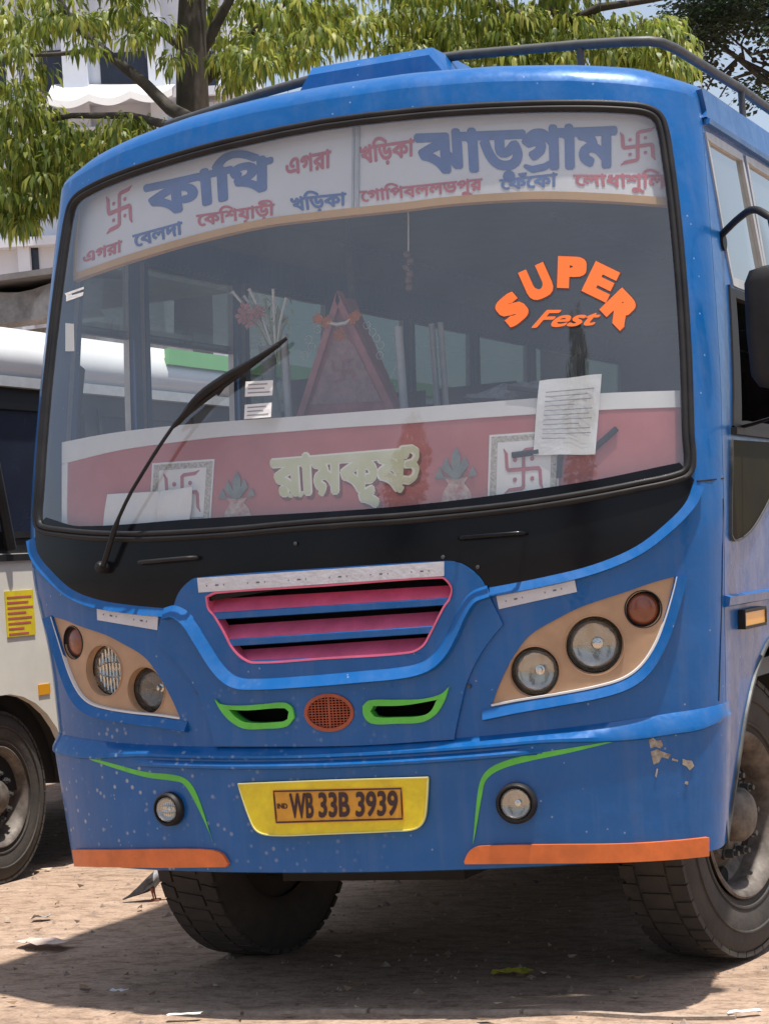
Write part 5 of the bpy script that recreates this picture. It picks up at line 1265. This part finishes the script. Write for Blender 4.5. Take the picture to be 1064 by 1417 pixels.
# ================================================================== trees
LEAF_A = leaf_material('mango_leaf', (.075, .125, .025), (.21, .27, .040), (.42, .42, .08))
LEAF_B = leaf_material('dark_leaf_tree', (.018, .035, .018), (.030, .055, .026), (.05, .08, .035))
LEAF_C = leaf_material('mast_leaf', (.010, .028, .012), (.018, .042, .016), (.03, .06, .02))
def leaves(name, centers, per, L_, W_, m, parent, spread, droop, seed):
    rg_ = np.random.default_rng(seed); C = np.repeat(np.array(centers, float), per, 0); n = len(C)
    th = rg_.uniform(0, 2*math.pi, n); el = rg_.uniform(-.5, .6, n); L1 = L_*rg_.uniform(.6, 1.25, n); wd = W_*rg_.uniform(.7, 1.3, n)
    d = np.stack([np.cos(th)*np.cos(el), np.sin(th)*np.cos(el), np.sin(el)], -1)
    p0 = C+d*(spread*rg_.uniform(.1, 1, n)**.7)[:, None]*np.array([1, 1, .75])
    dr = droop*rg_.uniform(.6, 1.2, n)
    p1 = p0+d*(L1*.45*(1-.5*np.clip(dr, 0, 1)))[:, None]+np.array([0, 0, -1.])*(L1*.25*dr)[:, None]
    p2 = p0+d*(L1*.75*(1-.65*np.clip(dr, 0, 1)))[:, None]+np.array([0, 0, -1.])*(L1*.75*dr)[:, None]
    sd = np.cross(d, [0, 0, 1.]); sd /= np.linalg.norm(sd, axis=1, keepdims=True); tw = rg_.uniform(-.6, .6, n)[:, None]
    sd = sd*np.cos(tw)+np.cross(d, sd)*np.sin(tw)
    V = np.stack([p0, p1-sd*wd[:, None], p1+sd*wd[:, None], p2], 1).reshape(-1, 3)
    i4 = np.arange(n)[:, None]*4; F = np.concatenate([i4+[0, 1, 2], i4+[1, 3, 2]], 0)
    me = bpy.data.meshes.new(name); me.vertices.add(len(V)); me.vertices.foreach_set('co', V.ravel())
    me.loops.add(len(F)*3); me.polygons.add(len(F)); me.loops.foreach_set('vertex_index', F.ravel().astype(np.int32))
    me.polygons.foreach_set('loop_start', np.arange(0, len(F)*3, 3, dtype=np.int32)); me.update(calc_edges=True); me.validate()
    me.materials.append(m); o = bpy.data.objects.new(name, me); COL.objects.link(o); o.parent = parent; return o
def blob_points(items, o, rg_):
    out = []
    for (u, v, ru, rv, n, y0, y1) in items:
        for _ in range(int(n*1.3)):
            a, r = rg_.uniform(0, 2*math.pi), math.sqrt(rg_.uniform(0, 1)); out.append(on_y(u+ru*r*math.cos(a), v+rv*r*math.sin(a), rg_.uniform(y0, y1))-o)
    return out
rg_ = np.random.default_rng(5)
tb = on_y(268, 820, 12.5)*[1, 1, 0]
trA = thing('tree', 'tall tree with drooping yellow green leaves and forked dark trunk beyond the white bus', 'tree', tb); o3 = local(trA)
T_ = lambda pts, y: [on_y(u, v, y)-o3 for u, v in pts]
mb = MB(); mb.tube([(0, 0, -.1)]+T_([(268, 500), (268, 250), (267, 150), (265, 60), (268, -40)], 12.5)+T_([(250, -300), (270, -600)], 12.3), [.24, .20, .17, .165, .15, .13, .09, .03], 12)
mb.build('trunk', MT['bark'], trA, 60)
for pts, y, r in (([(262, 165), (235, 150), (200, 115), (150, 75), (100, 30), (60, -40), (0, -160)], 12.0, .075), ([(268, 90), (285, 60), (310, 15), (350, -60), (380, -200)], 12.8, .08), ([(268, 130), (310, 85), (350, 45), (420, -20), (520, -120)], 13.2, .06), ([(262, 75), (230, 50), (180, 10), (120, -60)], 13.5, .05), ([(240, 175), (180, 160), (100, 160), (20, 175), (-80, 160)], 11.5, .045), ([(140, 68), (80, 75), (10, 78), (-100, 60)], 11.6, .03), ([(262, 210), (180, 240), (90, 235), (10, 260), (-60, 250)], 11.8, .04)):
    q = T_(pts, y); MB().tube(q, [r*(1-.75*i/(len(q)-1)) for i in range(len(q))], 8).build('branch', MT['bark'], trA, 60)
bl = [(40, 60, 90, 60, 26, 10.8, 13), (20, 140, 60, 30, 12, 10.8, 12), (60, 190, 70, 40, 26, 10.8, 12.5), (50, 245, 70, 38, 30, 10.8, 12), (20, 290, 40, 25, 16, 10.8, 11.8), (130, 200, 50, 22, 14, 11, 12.5), (190, 175, 40, 14, 8, 11, 12), (150, 20, 90, 20, 14, 11, 14), (200, 40, 45, 18, 6, 11, 13), (240, 80, 10, 14, 2, 11.5, 12), (345, 25, 70, 38, 20, 13, 15.5), (345, 75, 55, 35, 20, 11, 13.5), (315, 105, 25, 18, 5, 13, 14), (410, 40, 50, 45, 20, 11, 14), (470, 25, 50, 30, 16, 11.5, 14.5), (80, -60, 260, 60, 60, 10.5, 15), (350, -70, 200, 60, 50, 10.5, 15), (200, -250, 350, 130, 110, 10, 15.5), (-150, 80, 120, 130, 60, 10.8, 13.5), (240, -450, 250, 100, 60, 10.5, 15)]
leaves('crown', blob_points(bl, o3, rg_), 30, .24, .021, LEAF_A, trA, .15, .95, 1)
tb = on_y(770, 820, 14.5)*[1, 1, 0]
trB = thing('tree', 'tree with bright drooping leaves rising behind the roof carrier of the blue bus', 'tree', tb); o3 = local(trB)
T_ = lambda pts, y: [on_y(u, v, y)-o3 for u, v in pts]
MB().tube([(0, 0, -.1)]+T_([(770, 400), (772, 150), (768, 40), (765, -80), (760, -400)], 14.5), [.22, .18, .16, .13, .10, .03], 12).build('trunk', MT['bark'], trB, 60)
for pts, y, r in (([(769, 60), (720, 20), (640, -10), (540, -40)], 14, .06), ([(768, 40), (830, 10), (900, 0), (960, -10)], 14.2, .06), ([(766, -40), (700, -110), (600, -200)], 14.8, .06), ([(766, -60), (830, -150), (920, -250)], 14.8, .06), ([(768, 80), (700, 60), (620, 60), (560, 50)], 13.8, .04)):
    q = T_(pts, y); MB().tube(q, [r*(1-.75*i/(len(q)-1)) for i in range(len(q))], 8).build('branch', MT['bark'], trB, 60)
bl = [(560, 20, 45, 30, 14, 13, 16), (600, 60, 45, 30, 14, 13, 15.5), (530, 75, 35, 22, 7, 13, 15), (660, 30, 60, 40, 26, 13, 16), (680, 70, 60, 30, 22, 13, 15.5), (740, 55, 50, 40, 24, 13, 16), (780, 20, 60, 25, 16, 13, 16), (810, 65, 50, 25, 18, 13, 15.5), (870, 45, 45, 25, 18, 13, 15.5), (920, 50, 32, 22, 12, 13, 15), (880, 75, 50, 18, 12, 13, 15), (930, 80, 25, 20, 7, 13, 15), (600, -30, 100, 30, 22, 13, 16), (760, -40, 90, 28, 24, 13, 16), (740, -160, 220, 90, 70, 12.5, 17), (740, -330, 150, 80, 40, 13, 16.5)]
leaves('crown', blob_points(bl, o3, rg_), 30, .25, .022, LEAF_A, trB, .16, 1.0, 2)
tb = on_y(1085, 820, 24)*[1, 1, 0]
trC = thing('tree', 'dark tree with bare twigs and round pods behind the blue bus roof', 'tree', tb); o3 = local(trC)
T_ = lambda pts, y: [on_y(u, v, y)-o3 for u, v in pts]
MB().tube([(0, 0, -.1)]+T_([(1085, 400), (1090, 150), (1080, 20), (1070, -100), (1060, -300)], 24), [.3, .26, .2, .17, .13, .05], 12).build('trunk', MT['bark'], trC, 60)
tw = [([(1085, 130), (1050, 105), (1020, 80), (985, 55), (940, 40)], .06), ([(1085, 60), (1040, 20), (990, 5), (930, 10)], .07), ([(1085, 115), (1050, 95), (1010, 75), (990, 60)], .04), ([(1020, 82), (1000, 100), (985, 110), (975, 130)], .03), ([(1040, 100), (1010, 110), (995, 135)], .03), ([(1000, 68), (985, 80), (978, 100), (985, 120)], .025), ([(1085, 160), (1040, 140), (1010, 118), (980, 105)], .035), ([(1050, 105), (1030, 90), (1025, 60), (1035, 40)], .03), ([(985, 56), (970, 75), (955, 80)], .02), ([(1064, 70), (1040, 75), (1020, 60), (1000, 40)], .03), ([(1064, 90), (1045, 85), (1030, 70)], .025)]
for pts, r in tw:
    q = T_(pts, 24); MB().tube(q, [r*(1-.7*i/(len(q)-1)) for i in range(len(q))], 6).build('branch', MT['bark'], trC, 60)
for u, v in ((1025, 77), (1043, 83), (1055, 80), (1057, 88), (1016, 89), (1040, 92), (996, 99), (1008, 102), (1012, 96), (1050, 60), (1030, 45), (984, 72), (990, 88), (1060, 105), (1048, 112)):
    c = on_y(u, v, 24)-o3; MB().lathe([(-.045, .001), (-.032, .032), (0, .045), (.032, .032), (.045, .001)], 8, c, (0, 0, 1)).build('pod', MT['bark'], trC, 60)
bl = [(960, 25, 40, 30, 30, 23, 26), (1000, 15, 50, 20, 34, 23, 26), (1040, 10, 40, 20, 24, 23, 26), (980, 50, 20, 15, 8, 23, 25), (955, 60, 22, 30, 12, 23, 25), (1045, 45, 25, 15, 8, 23, 25), (960, 95, 25, 20, 8, 23, 25), (1060, 125, 25, 20, 12, 23, 25), (1000, -60, 140, 50, 80, 22, 27), (1100, 20, 30, 60, 24, 22, 27), (1020, -200, 160, 90, 90, 22, 27)]
leaves('crown', blob_points(bl, o3, rg_), 40, .13, .035, LEAF_B, trC, .42, .25, 3)
# mast trees on the far side of the yard, seen mirrored in the windscreen
for i_, (u, v, wd_, D_) in enumerate(((798, 440, 1.35, 17.0), (576, 575, .75, 18.5), (948, 570, .8, 15.5))):
    q = fs([(u, v)], 0.0)[0]; P0 = S(q[0], q[1], 0.0); n_ = nrm(*q); d_ = P0-CAM; d_ /= np.linalg.norm(d_); r_ = d_-2*(d_@n_)*n_
    e = P0+r_*(D_/math.hypot(r_[0], r_[1])); H_ = max(4.0, e[2])
    t = thing('mast_tree', ('tall pointed mast tree', 'short mast tree with rounded top', 'slim mast tree')[i_]+' mirrored in the windscreen', 'tree', (e[0], e[1], 0))
    MB().tube([(0, 0, -.1), (.05, 0, H_*.5), (0, .03, H_*.95)], [.14, .10, .02], 10).build('trunk', MT['bark'], t, 60)
    pts_ = []
    for k in range(420):
        h = .8+(H_-.9)*rg_.uniform(0, 1); a = rg_.uniform(0, 6.28); rr_ = wd_*math.sqrt(rg_.uniform(0, 1))*min(1, (H_-h)/1.6+.25); pts_.append((rr_*math.cos(a), rr_*math.sin(a), h))
    leaves('crown', pts_, 34, .30, .045, LEAF_C, t, .28, 1.1, 20+i_)
print('script done', len(bpy.data.objects))
